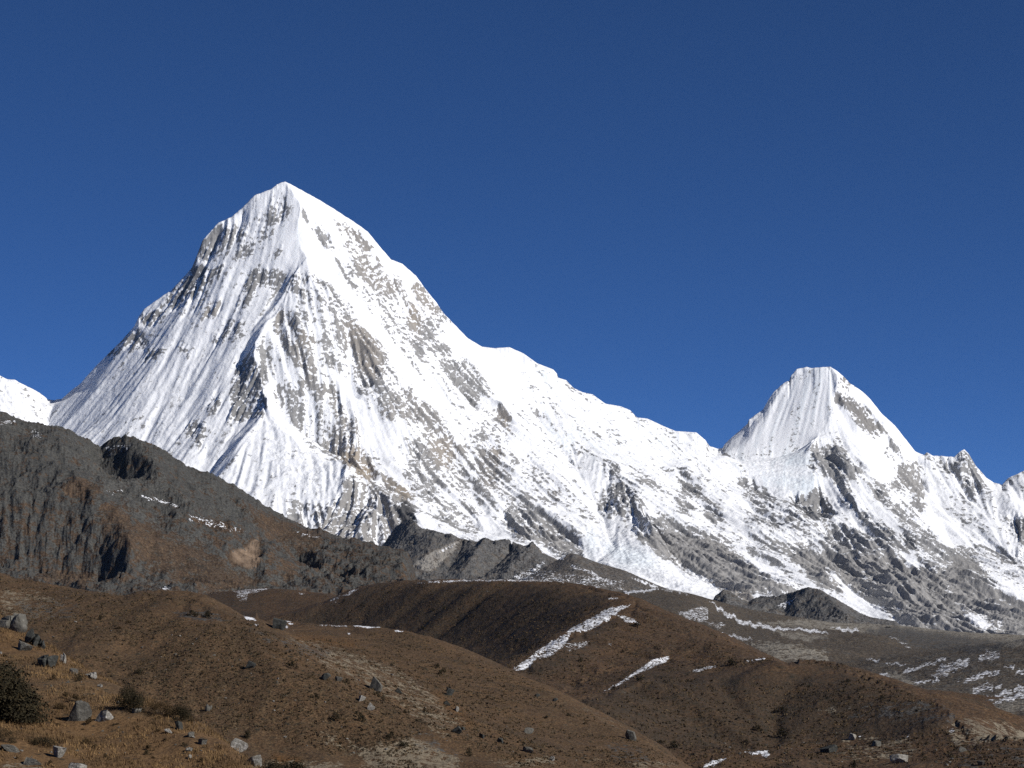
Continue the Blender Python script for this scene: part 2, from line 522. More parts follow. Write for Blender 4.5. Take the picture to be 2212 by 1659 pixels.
R(A2, .52, [(1380, 1180), (1440, 1230), (1500, 1330), (1470, 1350), (1400, 1260)])
A3 = (345.6, 777.6)
R(A3, .6, [(520, 0), (660, 0), (720, 60), (760, 290), (700, 390), (640, 390), (560, 420), (480, 480), (480, 380), (500, 200)], 0, .25)  # shaded side of the buttress: rock with the shadow painted in
R(A3, .52, [(300, 300), (400, 220), (440, 330), (380, 400), (330, 380)], 0, .2)
R(A3, .52, [(190, 430), (330, 450), (340, 500), (290, 560), (330, 640), (280, 660), (240, 580), (190, 500)], 0, .2)
R(A3, .65, [(1080, 180), (1200, 190), (1270, 270), (1300, 370), (1370, 460), (1390, 600), (1330, 660), (1250, 720), (1140, 640), (1150, 500), (1240, 450), (1200, 330), (1100, 260)], .2)
R(A3, .88, [(1260, 640), (1390, 600), (1400, 690), (1320, 740), (1250, 720)], .9)
R(A3, .85, [(1310, 750), (1440, 690), (1490, 760), (1480, 840), (1390, 830)], .9)
R(A3, .85, [(1640, 850), (1720, 870), (1760, 950), (1690, 980), (1640, 930)], .9)
R(A3, .65, [(1540, 780), (1640, 830), (1640, 920), (1550, 890)], .6)
R(A3, .66, [(1700, 180), (1860, 260), (1960, 420), (2030, 560), (2040, 700), (1990, 760), (1930, 700), (1830, 660), (1840, 560), (1800, 420), (1700, 420), (1560, 440), (1520, 330), (1640, 260)], .15)
R(A3, .78, [(1680, 480), (1760, 560), (1840, 640), (1900, 760), (1880, 860), (1780, 820), (1710, 640)])
R(A3, .5, [(1480, 200), (1600, 190), (1700, 250), (1560, 330), (1500, 280)])
R(A3, .8, [(1400, 60), (1520, 70), (1540, 130), (1440, 170), (1390, 120)])
R(A3, .68, [(1940, 0), (2080, 20), (2130, 160), (2200, 260), (2190, 330), (2110, 280), (2040, 180), (1960, 110)])
R(A3, .45, [(920, 220), (1000, 290), (900, 300)])
R(A3, .3, [(760, 200), (1100, 250), (1300, 700), (1200, 720), (980, 560), (800, 400)])
R(A3, .68, [(1090, 1010), (1200, 1020), (1290, 780), (1440, 850), (1560, 920), (1640, 970), (1700, 1100), (1790, 1160), (1860, 1200), (2000, 1300), (2080, 1480), (1600, 1520), (1300, 1330), (1150, 1200), (960, 1130), (1020, 1060)], .15, .1)
R(A3, .45, [(880, 1060), (960, 980), (1100, 1000), (1100, 1100), (960, 1130)])
R(A3, 1.0, [(1630, 1000), (1690, 960), (1760, 1050), (1795, 1160), (1700, 1200), (1640, 1090)], 0, 1.0)
R(A3, .9, [(1290, 1300), (1500, 1290), (1700, 1230), (1900, 1230), (2212, 1260), (2212, 1560), (1700, 1560), (1400, 1420)], 0, .5)
A4 = (864, 691)
R(A4, .3, [(60, 850), (400, 760), (700, 800), (820, 1000), (1000, 1150), (1100, 1250), (900, 1300), (500, 1500), (0, 1300)])
R(A4, .74, [(300, 280), (400, 310), (490, 450), (540, 540), (520, 610), (440, 560), (480, 480), (380, 420), (290, 380)])
R(A4, .74, [(430, 280), (520, 350), (440, 330)])
R(A4, .74, [(530, 380), (590, 430), (620, 510), (570, 500)])
R(A4, .95, [(680, 600), (730, 620), (790, 780), (740, 760), (690, 680)], .7)
R(A4, .52, [(600, 650), (680, 620), (700, 700), (780, 820), (700, 760), (610, 700)])
R(A4, .8, [(550, 790), (610, 840), (600, 870), (550, 850)])
R(A4, .85, [(640, 880), (700, 890), (690, 970), (640, 960)], .7)
R(A4, .62, [(520, 900), (620, 870), (680, 970), (700, 1060), (660, 1200), (580, 1160), (530, 1040)], .2)
R(A4, .55, [(740, 920), (820, 1000), (810, 1060), (740, 1020)])
R(A4, .7, [(390, 870), (460, 850), (470, 920), (400, 910)], .3)
R(A4, .48, [(840, 910), (920, 960), (1030, 1110), (980, 1110), (900, 1000)])
R(A4, .78, [(1190, 860), (1290, 880), (1380, 940), (1360, 950), (1260, 930), (1220, 950), (1180, 900)], 0, .3)
R(A4, .88, [(1140, 960), (1220, 980), (1220, 1010), (1150, 990)], 0, .3)
R(A4, .85, [(1400, 980), (1500, 1020), (1530, 1080), (1420, 1090), (1430, 1040)], 0, .2)
R(A4, .68, [(1410, 1130), (1540, 1100), (1640, 1160), (1700, 1240), (1680, 1340), (1600, 1390), (1500, 1340), (1350, 1260), (1450, 1220)], 0, .25)
R(A4, .82, [(1930, 1020), (1990, 1050), (2010, 1110), (1930, 1080)], 0, .2)
R(A4, .76, [(1940, 1120), (2060, 1140), (2090, 1240), (2000, 1230), (1930, 1180)], 0, .2)
R(A4, .76, [(1880, 1220), (2020, 1280), (2020, 1360), (1930, 1330)])
R(A4, .8, [(1640, 1380), (1800, 1340), (1960, 1420), (2080, 1480), (2211, 1500), (2211, 1660), (1900, 1660), (1720, 1560), (1630, 1500)])
R(A4, .74, [(720, 1270), (860, 1230), (1000, 1340), (1200, 1500), (1270, 1600), (1000, 1580), (900, 1500), (800, 1500), (700, 1400)])
R(A4, .7, [(1030, 1180), (1080, 1150), (1110, 1220), (1060, 1230)], .3)
R(A4, .65, [(230, 1320), (400, 1310), (410, 1420), (300, 1420)])
R(A4, .7, [(200, 850), (340, 800), (390, 960), (380, 1030), (260, 1020)], .5)
R(A4, .7, [(60, 860), (160, 900), (260, 1050), (300, 1150), (190, 1270), (130, 1150), (70, 1010)])
R(A4, .62, [(2100, 900), (2150, 930), (2120, 970)], .3)
R(A4, .62, [(2050, 1220), (2211, 1300), (2211, 1400), (2100, 1300)])
R(A4, .42, [(1700, 770), (1780, 800), (1770, 840)])
R(A4, .45, [(1660, 1020), (1840, 1180), (1820, 1220), (1680, 1120)])
A5 = (1521, 734.5)
R(A5, 1.0, [(905, 400), (945, 360), (1100, 470), (1180, 560), (1290, 655), (1160, 655), (1080, 590), (1010, 495)], .2, .3)
R(A5, .52, [(930, 230), (1000, 280), (1060, 350), (940, 320)], .4)
R(A5, .88, [(740, 700), (800, 720), (950, 690), (960, 760), (1000, 830), (1080, 860), (1120, 960), (1000, 960), (1000, 1060), (1080, 1140), (960, 1040), (860, 940), (800, 880), (740, 820)])
R(A5, .9, [(660, 880), (780, 880), (750, 920)], 0, .5)  # small shaded rock, shade painted in by the dark term
R(A5, .78, [(1280, 700), (1360, 760), (1400, 830), (1250, 780)])
R(A5, .85, [(1350, 850), (1480, 850), (1520, 930), (1540, 1100), (1530, 1200), (1460, 1150), (1400, 1020), (1290, 1010)], .1)
R(A5, .75, [(1130, 960), (1260, 1000), (1280, 1150), (1180, 1080)])
R(A5, .88, [(580, 1080), (640, 1070), (740, 1060), (800, 980), (860, 1100), (920, 1150), (820, 1260), (700, 1220), (600, 1120)], 0, .25)
R(A5, .78, [(940, 1030), (1100, 1120), (1200, 1200), (1330, 1270), (1360, 1340), (1250, 1380), (1150, 1300), (1060, 1220), (960, 1120)])
R(A5, .74, [(1280, 1110), (1380, 1130), (1490, 1240), (1380, 1260), (1300, 1180)])
R(A5, .78, [(860, 1280), (1000, 1320), (1200, 1320), (1340, 1380), (1320, 1480), (1330, 1560), (1400, 1660), (780, 1660), (840, 1540), (820, 1440)])
R(A5, .92, [(1340, 1380), (1460, 1350), (1480, 1460), (1360, 1450)], 0, .2)
R(A5, .78, [(1500, 1330), (1560, 1300), (1680, 1450), (1720, 1480), (1660, 1560), (1520, 1460)])
R(A5, .92, [(1690, 1470), (1750, 1430), (1900, 1560), (1960, 1660), (1760, 1660)], 0, .25)
R(A5, .82, [(540, 1220), (600, 1170), (700, 1290), (640, 1310)], 0, .2)
R(A5, .62, [(230, 980), (340, 960), (380, 1080), (320, 1100), (250, 1020)])
R(A5, .62, [(290, 1060), (430, 1060), (540, 1150), (420, 1170), (330, 1130)], 0, .2)
R(A5, .85, [(1740, 830), (1770, 770), (1800, 765), (1850, 820), (1930, 950), (1900, 1080), (1830, 1100), (1780, 1000), (1730, 920)])
R(A5, .75, [(1600, 830), (1700, 860), (1720, 920), (1640, 880)])
R(A5, .65, [(1520, 800), (1560, 790), (1570, 840)])
R(A5, .88, [(2090, 1210), (2211, 1240), (2300, 1300), (2300, 1500), (2211, 1420), (2150, 1350)], 0, .25)
R(A5, .65, [(1500, 1240), (1560, 1300), (1700, 1480), (1660, 1490)])
R(A5, .62, [(1760, 1220), (1830, 1250), (1780, 1280)])
R(A5, .78, [(650, 1400), (760, 1400), (820, 1500), (800, 1660), (640, 1560), (560, 1480)])
R(A5, .64, [(430, 1230), (520, 1260), (500, 1330), (430, 1290)])
R(A5, .68, [(0, 1070), (80, 1150), (130, 1280), (60, 1300), (0, 1200)])
R(A5, .95, [(0, 1340), (160, 1420), (280, 1520), (400, 1620), (440, 1660), (0, 1660)], .15)
R(A5, .65, [(280, 1460), (430, 1530), (340, 1520)])
R(A5, .34, [(300, 1100), (600, 1150), (1000, 1250), (1500, 1250), (2000, 1400), (2212, 1500), (2212, 1660), (300, 1660)])
R(A5, .3, [(1050, 700), (1300, 900), (1400, 1050), (1200, 1000)])
A6 = (1521, 1140.5)
R(A6, .96, [(0, 30), (220, 200), (400, 330), (600, 400), (640, 470), (200, 440), (0, 420)], .15)
R(A6, .93, [(520, 170), (660, 190), (720, 120), (800, 200), (830, 120), (980, 160), (1080, 150), (1200, 180), (1310, 160), (1480, 250), (1640, 300), (1760, 170), (1900, 250), (2000, 380), (2211, 500), (2400, 600), (2400, 900), (1500, 800), (1300, 610), (980, 470), (800, 420), (640, 270)], .1)
A7 = (1037, 1123)
R(A7, .95, [(1080, 90), (1300, 80), (1500, 120), (1760, 260), (2000, 400), (2211, 480), (2130, 520), (1900, 500), (1640, 410), (1440, 370), (1250, 250), (1100, 140)], .1)
R(A7, .95, [(1480, 400), (1900, 510), (1870, 600), (1700, 480)], .5)
R(A7, .85, [(180, 60), (420, 0), (640, 100), (710, 230), (560, 260), (380, 150), (260, 150)], .1)
SNOW = []
for off, pts in (
        (A6, [(215, 165), (340, 205), (480, 265), (570, 335), (480, 355), (420, 335), (320, 245)]),
        (A6, [(530, 180), (620, 265), (815, 405), (770, 420), (600, 300)]),
        (A6, [(830, 280), (900, 290), (990, 400), (1180, 540), (1315, 605), (1200, 615), (1030, 545), (985, 475), (930, 400), (860, 320)]),
        (A6, [(1310, 140), (1400, 170), (1480, 200), (1490, 260), (1410, 260)]),
        (A6, [(1970, 340), (2100, 415), (2240, 470), (2240, 520), (2060, 435)]),
        (A6, [(1790, 560), (1900, 610), (2025, 700), (1930, 685), (1820, 615)]),
        (A6, [(1070, 300), (1165, 370), (1110, 365)]),
        (A6, [(1640, 370), (1715, 440), (1690, 445)]),
        (A6, [(2030, 630), (2068, 690), (2050, 690)]),
        (A7, [(690, 130), (1080, 130), (1250, 250), (1420, 370), (1660, 470), (1560, 540), (1230, 460), (1000, 340), (800, 300), (720, 240)]),
        (A3, [(1760, 1040), (1860, 1080), (1950, 1180), (2030, 1200), (1900, 1210), (1800, 1160)]),
        (A2, [(690, 560), (790, 650), (900, 750), (1050, 930), (1180, 1110), (1330, 1250), (1430, 1400), (1560, 1600), (1640, 1660), (1540, 1660), (1380, 1470), (1270, 1290), (1120, 1110), (1000, 960), (900, 850), (800, 770), (700, 740)]),
        (A2, [(600, 150), (780, 220), (1060, 420), (1160, 500), (1140, 520), (1040, 430), (900, 390), (790, 400), (740, 340), (700, 300), (600, 250)]),
        (A2, [(690, 300), (720, 420), (840, 600), (960, 760), (830, 720), (700, 700), (640, 740), (560, 700), (600, 480)]),
        (A2, [(1190, 540), (1330, 700), (1490, 830), (1480, 850), (1400, 800), (1300, 710), (1220, 620)]),
        (A2, [(1720, 1130), (1850, 1240), (1990, 1310), (2212, 1330), (2212, 1660), (2080, 1660), (1960, 1460), (1840, 1340), (1740, 1240)]),
        (A3, [(1070, 0), (1190, 80), (1290, 240), (1390, 410), (1490, 600), (1610, 800), (1740, 960), (1800, 1020), (1720, 900), (1640, 760), (1550, 600), (1480, 440), (1400, 300), (1310, 180), (1200, 60)]),
        (A3, [(1560, 0), (1690, 20), (1900, 250), (2050, 450), (2100, 620), (2050, 570), (1960, 400), (1860, 250), (1700, 150)]),
        (A3, [(720, 60), (760, 100), (800, 300), (960, 500), (1080, 680), (1000, 620), (880, 520), (740, 400), (740, 200)]),
        (A5, [(940, 330), (1060, 400), (1200, 560), (1300, 660), (1400, 780), (1480, 780), (1390, 690), (1290, 570), (1130, 420), (1010, 340)]),
        (A5, [(980, 520), (1080, 620), (1150, 680), (1290, 700), (1240, 800), (1330, 930), (1280, 1000), (1150, 900), (1060, 760), (960, 640)]),
        (A5, [(1000, 960), (1100, 1080), (1280, 1200), (1380, 1330), (1340, 1340), (1200, 1240), (1060, 1120)]),
        (A5, [(1480, 800), (1560, 950), (1600, 1180), (1760, 1330), (1850, 1430), (1780, 1420), (1650, 1420), (1560, 1280), (1540, 1050)]),
        (A5, [(310, 850), (700, 800), (700, 860), (760, 930), (700, 1050), (560, 1070), (420, 1020), (340, 940)]),
        (A4, [(540, 1380), (620, 1330), (740, 1520), (560, 1530)])):
    SNOW.append(zpoly(off[0], off[1], K, pts))

mk_se = Mask()
for pts in ([(1570, 985), (1760, 985), (1772, 1050), (1730, 1090), (1640, 1080), (1590, 1040)], [(1090, 790), (1200, 805), (1220, 830), (1130, 830)], [(1180, 900), (1260, 930), (1250, 1010), (1200, 1010)], [(1250, 1090), (1300, 1130), (1420, 1200), (1550, 1290), (1480, 1300), (1300, 1220), (1240, 1180)],
            [(570, 930), (720, 1010), (740, 1060), (660, 1060), (560, 1000)]):
    mk_se.add(pts, 1.0)
mk_se.done(6)
mk_r, mk_t, mk_d, mk_ice, mk_sm, mk_fl = Mask(), Mask(), Mask(), Mask(), Mask(), Mask()
mk_r.add([(-140, -60), (2350, -60), (2350, 1700), (-140, 1700)], 0.06)
mk_r.add([(620, 400), (663, 558), (560, 720), (570, 900), (900, 1140), (2300, 1400), (2300, 900), (1560, 980), (1000, 700)], 0.11)
for poly, s, t, d in ROCK:
    mk_r.add(poly, s)
    if t:
        mk_t.add(poly, t, 'set')
    if d:
        mk_d.add(poly, d)
for poly in SNOW:
    mk_r.add(poly, -0.2, 'set')
mk_r.done(3); mk_t.done(4); mk_d.done(2)
for pts in ([(1540, 985), (1650, 930), (1720, 810), (1800, 800), (1795, 900), (1745, 965), (1770, 1050), (1660, 1080), (1580, 1050)],     # ice wall and basin
            [(640, 420), (700, 440), (680, 500), (640, 560), (600, 500)],
            [(1010, 740), (1100, 760), (1300, 880), (1500, 945), (1440, 1000), (1200, 1000), (1060, 850)]):
    mk_sm.add(pts, 1.0)
mk_sm.done(6)
for pts in ([(-140, 800), (110, 870), (300, 720), (420, 640), (540, 640), (480, 800), (400, 960), (440, 1040), (-140, 1100)],
            [(564, 899), (760, 1000), (700, 1130), (560, 1120), (440, 1080)], [(1640, 880), (1720, 800), (1800, 800), (1790, 920), (1640, 950)],
            [(2000, 1000), (2210, 1040), (2250, 1150), (2050, 1120)], [(540, 430), (640, 400), (560, 480), (490, 500)],
            [(1430, 960), (1550, 1000), (1560, 1100), (1480, 1060)], [(1230, 960), (1330, 1000), (1310, 1080), (1240, 1050)]):
    mk_fl.add(pts, 1.0)
mk_fl.done(10)
for pts in ([(1190, 800), (1205, 810), (1205, 835), (1150, 800)], [(1690, 985), (1760, 980), (1745, 1010), (1690, 1005)], [(1655, 1030), (1770, 1030), (1765, 1050), (1660, 1045)],
            [(1700, 1060), (1770, 1040), (1750, 1075)], [(1260, 1140), (1290, 1150), (1280, 1220)], [(1215, 940), (1240, 930), (1235, 970)], [(1290, 1170), (1400, 1190), (1420, 1230), (1330, 1220)]):
    mk_ice.add(pts, 0.55)
mk_ice.done(5)

NU, NY = 1900, 1000
us = np.linspace(-180, 2400, NU)
ys = np.linspace(9300, 14300, NY)
Ug, Yg = np.meshgrid(us, ys)
Xg = (Ug - CX) / F * Yg
Z0 = solve(RIDGES, us, ys)
hu, hy = us[::2], ys[::2]
Zh = blur(Z0[::2, ::2], 4, 4, 2)
Xh, Yh = Xg[::2, ::2], Yg[::2, ::2]
ns = [fbm(Xh, Yh, 190, 2, 11), fbm(Xh, Yh, 75, 2, 12), fbm(Xh, Yh, 27, 1, 13)]
L1, L2, L3 = [resize(a, NY, NU) for a in lic(Zh, Xh, Yh, hu, hy, ns, 9.0, 30)]
L5 = resize(lic(Zh, Xh, Yh, hu, hy, [fbm(Xh, Yh, 42, 2, 15)], 8.0, 16)[0], NY, NU)
L4 = resize(lic(Zh, Xh, Yh, hu, hy, [fbm(Xh, Yh, 20, 1, 14)], 7.0, 7)[0], NY, NU)
vv = HZ - F * Z0 / Yg
rm = mk_r.at(Ug, vv)
smo = mk_sm.at(Ug, vv)
flu = mk_fl.at(Ug, vv)
ser = mk_se.at(Ug, vv)
hi = np.clip(rm * 1.3, 0, 1)
big = fbm(Xg, Yg, 420, 3, 51, ridged=True)
rough = fbm(Xg, Yg, 110, 5, 31, ridged=True, gain=0.55)
fine = fbm(Xg, Yg, 30, 3, 41, gain=0.6)
ledge = np.sin((Z0 + 14 * fine + 12 * rough) / 5.2) + 0.6 * np.sin((Z0 + 20 * rough) / 2.3 + 2)
amp = 1 - 0.85 * smo
var = 0.5 + 0.5 * smooth(fbm(Xg, Yg, 300, 2, 61), -0.3, 0.5)
Zm = Z0 + amp * ((26 - 9 * flu) * L1 * (0.3 + 0.7 * var) + 4.5 * L2 * var + 30 * big * 0.6) * (0.45 + 0.55 * hi) - hi * (12 * np.abs(L2) + 5 * np.abs(L5)) - hi * 9 * np.abs(fbm(Xg, Yg, 65, 4, 33, gain=.6)) + (0.4 + 1.0 * flu * (0.2 + 0.8 * var)) * L3 + amp * ((5 + 4 * hi) * (rough - 0.1) + (2.0 + 1.6 * hi) * fine + hi * 1.8 * ledge + (0.6 + 3.0 * hi) * L4 + (0.8 + 4.5 * hi) * L5)
# skyline points of every column keep to their traced height
Zm = Zm + ser * (7.5 * np.maximum(fbm(Xg * .45, Yg, 48, 3, 78, ridged=True), -.2) + 3 * fbm(Xg, Yg, 16, 2, 79))
tgt = skyline([RIDGES[0], RIDGES[3], RIDGES[SECOND], RIDGES[SECOND + 1]], us) + fbm(us, us * 0, 9.0, 3, 77) * 0.00022 * (1 - 0.6 * np.interp(us, [1000, 1060, 1500, 1560], [0, 1, 1, 0]))
s0 = (Z0 / Yg); sm_ = (Zm / Yg)
d = np.where(np.isnan(tgt), 0, tgt - sm_.max(0))
Zm = Zm + np.clip(d[None], -0.010, 0.010) * Yg * smooth(sm_ - (sm_.max(0)[None] - 0.011), 0, 0.011)

vv2 = HZ - F * Zm / Yg
wu, wv = 9 * fbm(Xg, Yg, 90, 3, 75), 9 * fbm(Xg, Yg, 90, 3, 76)
rm = mk_r.at(Ug + wu, vv2 + wv)
gy, gx = np.gradient(Zm)
steep = np.sqrt((gx / ((us[1] - us[0]) / F * Yg)) ** 2 + (gy / (ys[1] - ys[0])) ** 2)
steep = np.clip(steep - blur(steep, 7, 7, 1), -1.5, 1.5)


def unit(a):
    return (a - a.mean()) / a.std()


mott = unit(0.6 * L2 + 0.6 * L4 + 0.55 * L5 + 0.3 * L3 + 0.8 * unit(fbm(Xg, Yg, 80, 5, 71, gain=0.75)) + 1.15 * unit(fbm(Xg, Zm * 1.6, 24, 4, 72, gain=0.75)) + 1.0 * unit(steep))
mott = 1 / (1 + np.exp(-1.7 * mott))
rm2 = np.interp(rm, [-.2, 0, .6, .8, .9, 1], [-.2, 0.02, .57, .70, .87, 1])
patch = smooth(fbm(Xg, Yg, 260, 3, 88), -.35, .35)
rm2 = rm2 * (0.45 + 0.95 * patch + (0.55 - 0.95 * patch) * smooth(rm, .45, .75))
rockc = smooth(rm2 * 1.06 + mott - 1.0, -0.17, 0.17)
dust = np.clip(0.5 + 0.35 * unit(L4 + 0.8 * L5 + 0.8 * unit(fbm(Xg, Zm * 1.5, 18, 3, 74, gain=.7))), 0, 1) * smooth(rm, 0.04, 0.30)

rockc = np.maximum(rockc, 0.44 * dust * (mott > 0.35))
surf = np.stack([rockc, mk_t.at(Ug, vv2), mk_d.at(Ug, vv2) , np.clip(mk_ice.at(Ug, vv2) + 0.25 * smo * (L3 > 0.6), 0, 1)], -1)

# the massif is cut along the saddles into its peaks
qu = 0.25 * (Ug[:-1, :-1] + Ug[1:, :-1] + Ug[:-1, 1:] + Ug[1:, 1:]); qy = 0.25 * (Yg[:-1, :-1] + Yg[1:, :-1] + Yg[:-1, 1:] + Yg[1:, 1:])
cutR = np.interp(qy, [9300, 10200, 11000, 12000, 12700, 14300], [1830, 1780, 1690, 1570, 1551, 1551])
cutL = np.interp(qy, [9300, 11300, 12450, 14300], [20, 60, 110, 110])
sheet("snow_mountain", Xg, Yg, Zm, M_MOUNT, {"surf": surf}, keep=(qu < cutR) & (qu >= cutL), label="tall snow covered pyramid mountain with grey rock faces")
sheet("snow_mountain", Xg, Yg, Zm, M_MOUNT, {"surf": surf}, keep=(qu >= cutR), label="lower flat topped snow peak with fluted ice wall")
sheet("snow_mountain", Xg, Yg, Zm, M_MOUNT, {"surf": surf}, keep=(qu < cutL), label="small snow shoulder left of the pyramid mountain")

# ------------------------------------------------------------------ lower land: dark ridge, far rock ridges, valley, brown hills, near slope
def hill_material(name, px, grass=((0.122, 0.072, 0.037), (0.077, 0.048, 0.027)), green=(0.085, 0.068, 0.040), rockc=((0.045, 0.044, 0.043), (0.13, 0.12, 0.108)), gravel=((0.26, 0.22, 0.16), (0.15, 0.125, 0.09)), spots=0.55, orange=(0.19, 0.088, 0.026)):
    """px: metres that make up about one picture element, so that tufts and stones have their real size"""
    m, nt, b = new_mat(name)
    k = NB(nt)
    snow, grav, rock, org = k.attr("surf")
    p = k.pos()
    big = k.noise(0.02 / px, 4, 0.6, p)
    mid = k.noise(0.12 / px, 4, 0.65, p)
    fin = k.noise(0.5 / px, 2, 0.6, p)
    c = k.mix(k.ramp(big, [(0.35, 0.0), (0.68, 1.0)]), grass[0], grass[1])
    c = k.mix(k.ramp(mid, [(0.45, 0.0), (0.75, 0.55)]), c, green)
    c = k.mix(k.ramp(fin, [(0.40, 0.85), (0.54, 0.0)]), c, k.mix(0.65, c, (0.02, 0.015, 0.011)))
    c = k.mix(k.ramp(fin, [(0.57, 0.0), (0.72, 0.5)]), c, (0.20, 0.145, 0.08))
    c = k.mix(k.math('MULTIPLY', org, k.ramp(mid, [(0.36, 0.35), (0.60, 1.0)])), c, k.mix(fin, orange, (orange[0] * 0.6, orange[1] * 0.62, orange[2] * 0.65)))
    # low dark heath in clumps
    vor = k.n("ShaderNodeTexVoronoi")
    vor.inputs["Scale"].default_value = 0.10 / px
    vor.inputs["Randomness"].default_value = 1.0
    wv = k.n("ShaderNodeVectorMath", operation='ADD')
    k.l(p, wv.inputs[0])
    nz = k.n("ShaderNodeTexNoise"); nz.inputs["Scale"].default_value = 0.25 / px
    k.l(p, nz.inputs["Vector"])
    sc = k.n("ShaderNodeVectorMath", operation='SCALE'); sc.inputs[3].default_value = 5.0 * px
    k.l(nz.outputs["Color"], sc.inputs[0])
    k.l(sc.outputs[0], wv.inputs[1])
    k.l(wv.outputs[0], vor.inputs["Vector"])
    sel = k.math('MULTIPLY', k.ramp(vor.outputs["Distance"], [(0.16, 1.0), (0.30, 0.0)]), k.ramp(mid, [(0.42, 0.0), (0.56, 1.0)]))
    c = k.mix(k.math('MULTIPLY', sel, spots), c, (0.026, 0.024, 0.017))
    rr = k.mix(k.noise(0.25 / px, 4, 0.7, p), rockc[0], rockc[1])
    rr = k.mix(k.ramp(big, [(0.38, 0.55), (0.60, 0.0)]), rr, k.mix(0.5, rr, (0.03, 0.03, 0.03)))
    rr = k.mix(k.ramp(fin, [(0.4, 0.5), (0.6, 0.0)]), rr, (0.025, 0.025, 0.026))
    brk = k.math('MULTIPLY', k.math('SUBTRACT', mid, 0.5), 1.1)
    brk = k.math('ADD', brk, k.math('MULTIPLY', k.math('SUBTRACT', fin, 0.5), 0.6))
    brg = k.math('MULTIPLY', brk, 1.7)
    c = k.mix(k.ramp(k.math('ADD', grav, brg), [(0.42, 0.0), (0.62, 1.0)]), c, k.mix(k.noise(0.4 / px, 3, 0.7, p), gravel[1], gravel[0]))
    c = k.mix(k.ramp(k.math('ADD', rock, brg), [(0.42, 0.0), (0.58, 1.0)]), c, rr)
    brs = k.math('ADD', k.math('MULTIPLY', k.math('SUBTRACT', mid, 0.5), 1.8), k.math('MULTIPLY', k.math('SUBTRACT', fin, 0.5), 2.6))
    sn = k.math('ADD', k.math('MULTIPLY', snow, 0.85), k.math('MULTIPLY', brs, k.math('MULTIPLY', snow, 4.0, True)))
    c = k.mix(k.ramp(sn, [(0.44, 0.0), (0.64, 1.0)]), c, (0.78, 0.79, 0.82))
    k.l(c, b.inputs["Base Color"])
    k.bump(b, k.math('ADD', mid, k.math('MULTIPLY', fin, 0.5)), 0.6, 3.0 * px)
    return m


class Land:
    """a landform kept as a sheet of heights so that stones and shrubs can be set down on it"""
    def __init__(s, lines, u0, u1, nu, y0, y1, ny, soft=0, near=None, far=None):
        s.us = np.linspace(u0, u1, nu); s.ys = np.linspace(y0, y1, ny)
        s.U, s.Y = np.meshgrid(s.us, s.ys)
        s.X = (s.U - CX) / F * s.Y
        s.Z = solve(lines, s.us, s.ys, near, far, soft)

    def v(s):
        return HZ - F * s.Z / s.Y

    def lock(s, Z1, tol=0.006, rough=0, crest=None):
        """keep the traced skyline while the relief Z1 is put on; small bumps stay"""
        a = s.Z / s.Y; b = Z1 / s.Y
        bm_ = b.max(0)
        bs = blur(bm_[None], 0, rough)[0] if rough else bm_
        d = a.max(0) - bs if crest is None else skyline(crest, s.us) - bs
        d = np.where(np.isnan(d), a.max(0) - bs, d)
        d = blur(d[None], 0, 2)[0]
        s.Z = Z1 + np.clip(d[None], -tol, tol) * s.Y * smooth(b - (bm_[None] - tol * 1.6), 0, tol * 1.6)

    def hit(s, u, v):
        i = int(np.clip(np.rint(np.interp(u, s.us, np.arange(len(s.us)))), 0, len(s.us) - 1))
        col = HZ - F * s.Z[:, i] / s.ys
        j = np.nonzero(col <= v)[0]
        j = j[0] if len(j) else int(np.argmin(col))
        Y = s.ys[j]
        if j > 0 and col[j] != col[j - 1]:
            t = np.clip((v - col[j - 1]) / (col[j] - col[j - 1]), 0, 1)
            Y = s.ys[j - 1] + t * (s.ys[j] - s.ys[j - 1])
        z = np.interp(Y, s.ys, s.Z[:, i])
        return Vector(((u - CX) / F * Y, Y, z))

    def z_at(s, x, y):
        u = CX + x / y * F
        i = np.interp(u, s.us, np.arange(len(s.us))); j = np.interp(y, s.ys, np.arange(len(s.ys)))
        i0 = int(min(i, len(s.us) - 2)); j0 = int(min(j, len(s.ys) - 2)); a, b_ = i - i0, j - j0
        Z = s.Z
        return (Z[j0, i0] * (1 - a) + Z[j0, i0 + 1] * a) * (1 - b_) + (Z[j0 + 1, i0] * (1 - a) + Z[j0 + 1, i0 + 1] * a) * b_

    def build(s, name, mat, surf=None, **k):
        return sheet(name, s.X, s.Y, s.Z, mat, {"surf": surf} if surf is not None else None, **k)


def masks(res=1.0):
    return {c: Mask(res) for c in "sgro"}


def surf_of(M, L, wu=5, wv=2.5):
    k = L.Y / F * 14
    u = L.U + wu * fbm(L.X / k, L.Y / k * 2, 1.0, 3, 171)
    v = L.v() + wv * fbm(L.X / k, L.Y / k * 2, 1.0, 3, 172)
    return np.stack([M[c].at(u, v) for c in "sgro"], -1)


B1 = (0, 864); B2 = (518.4, 1037); B3 = (1037, 1123); B4 = (1521, 1140.5); B5 = (0, 1270)

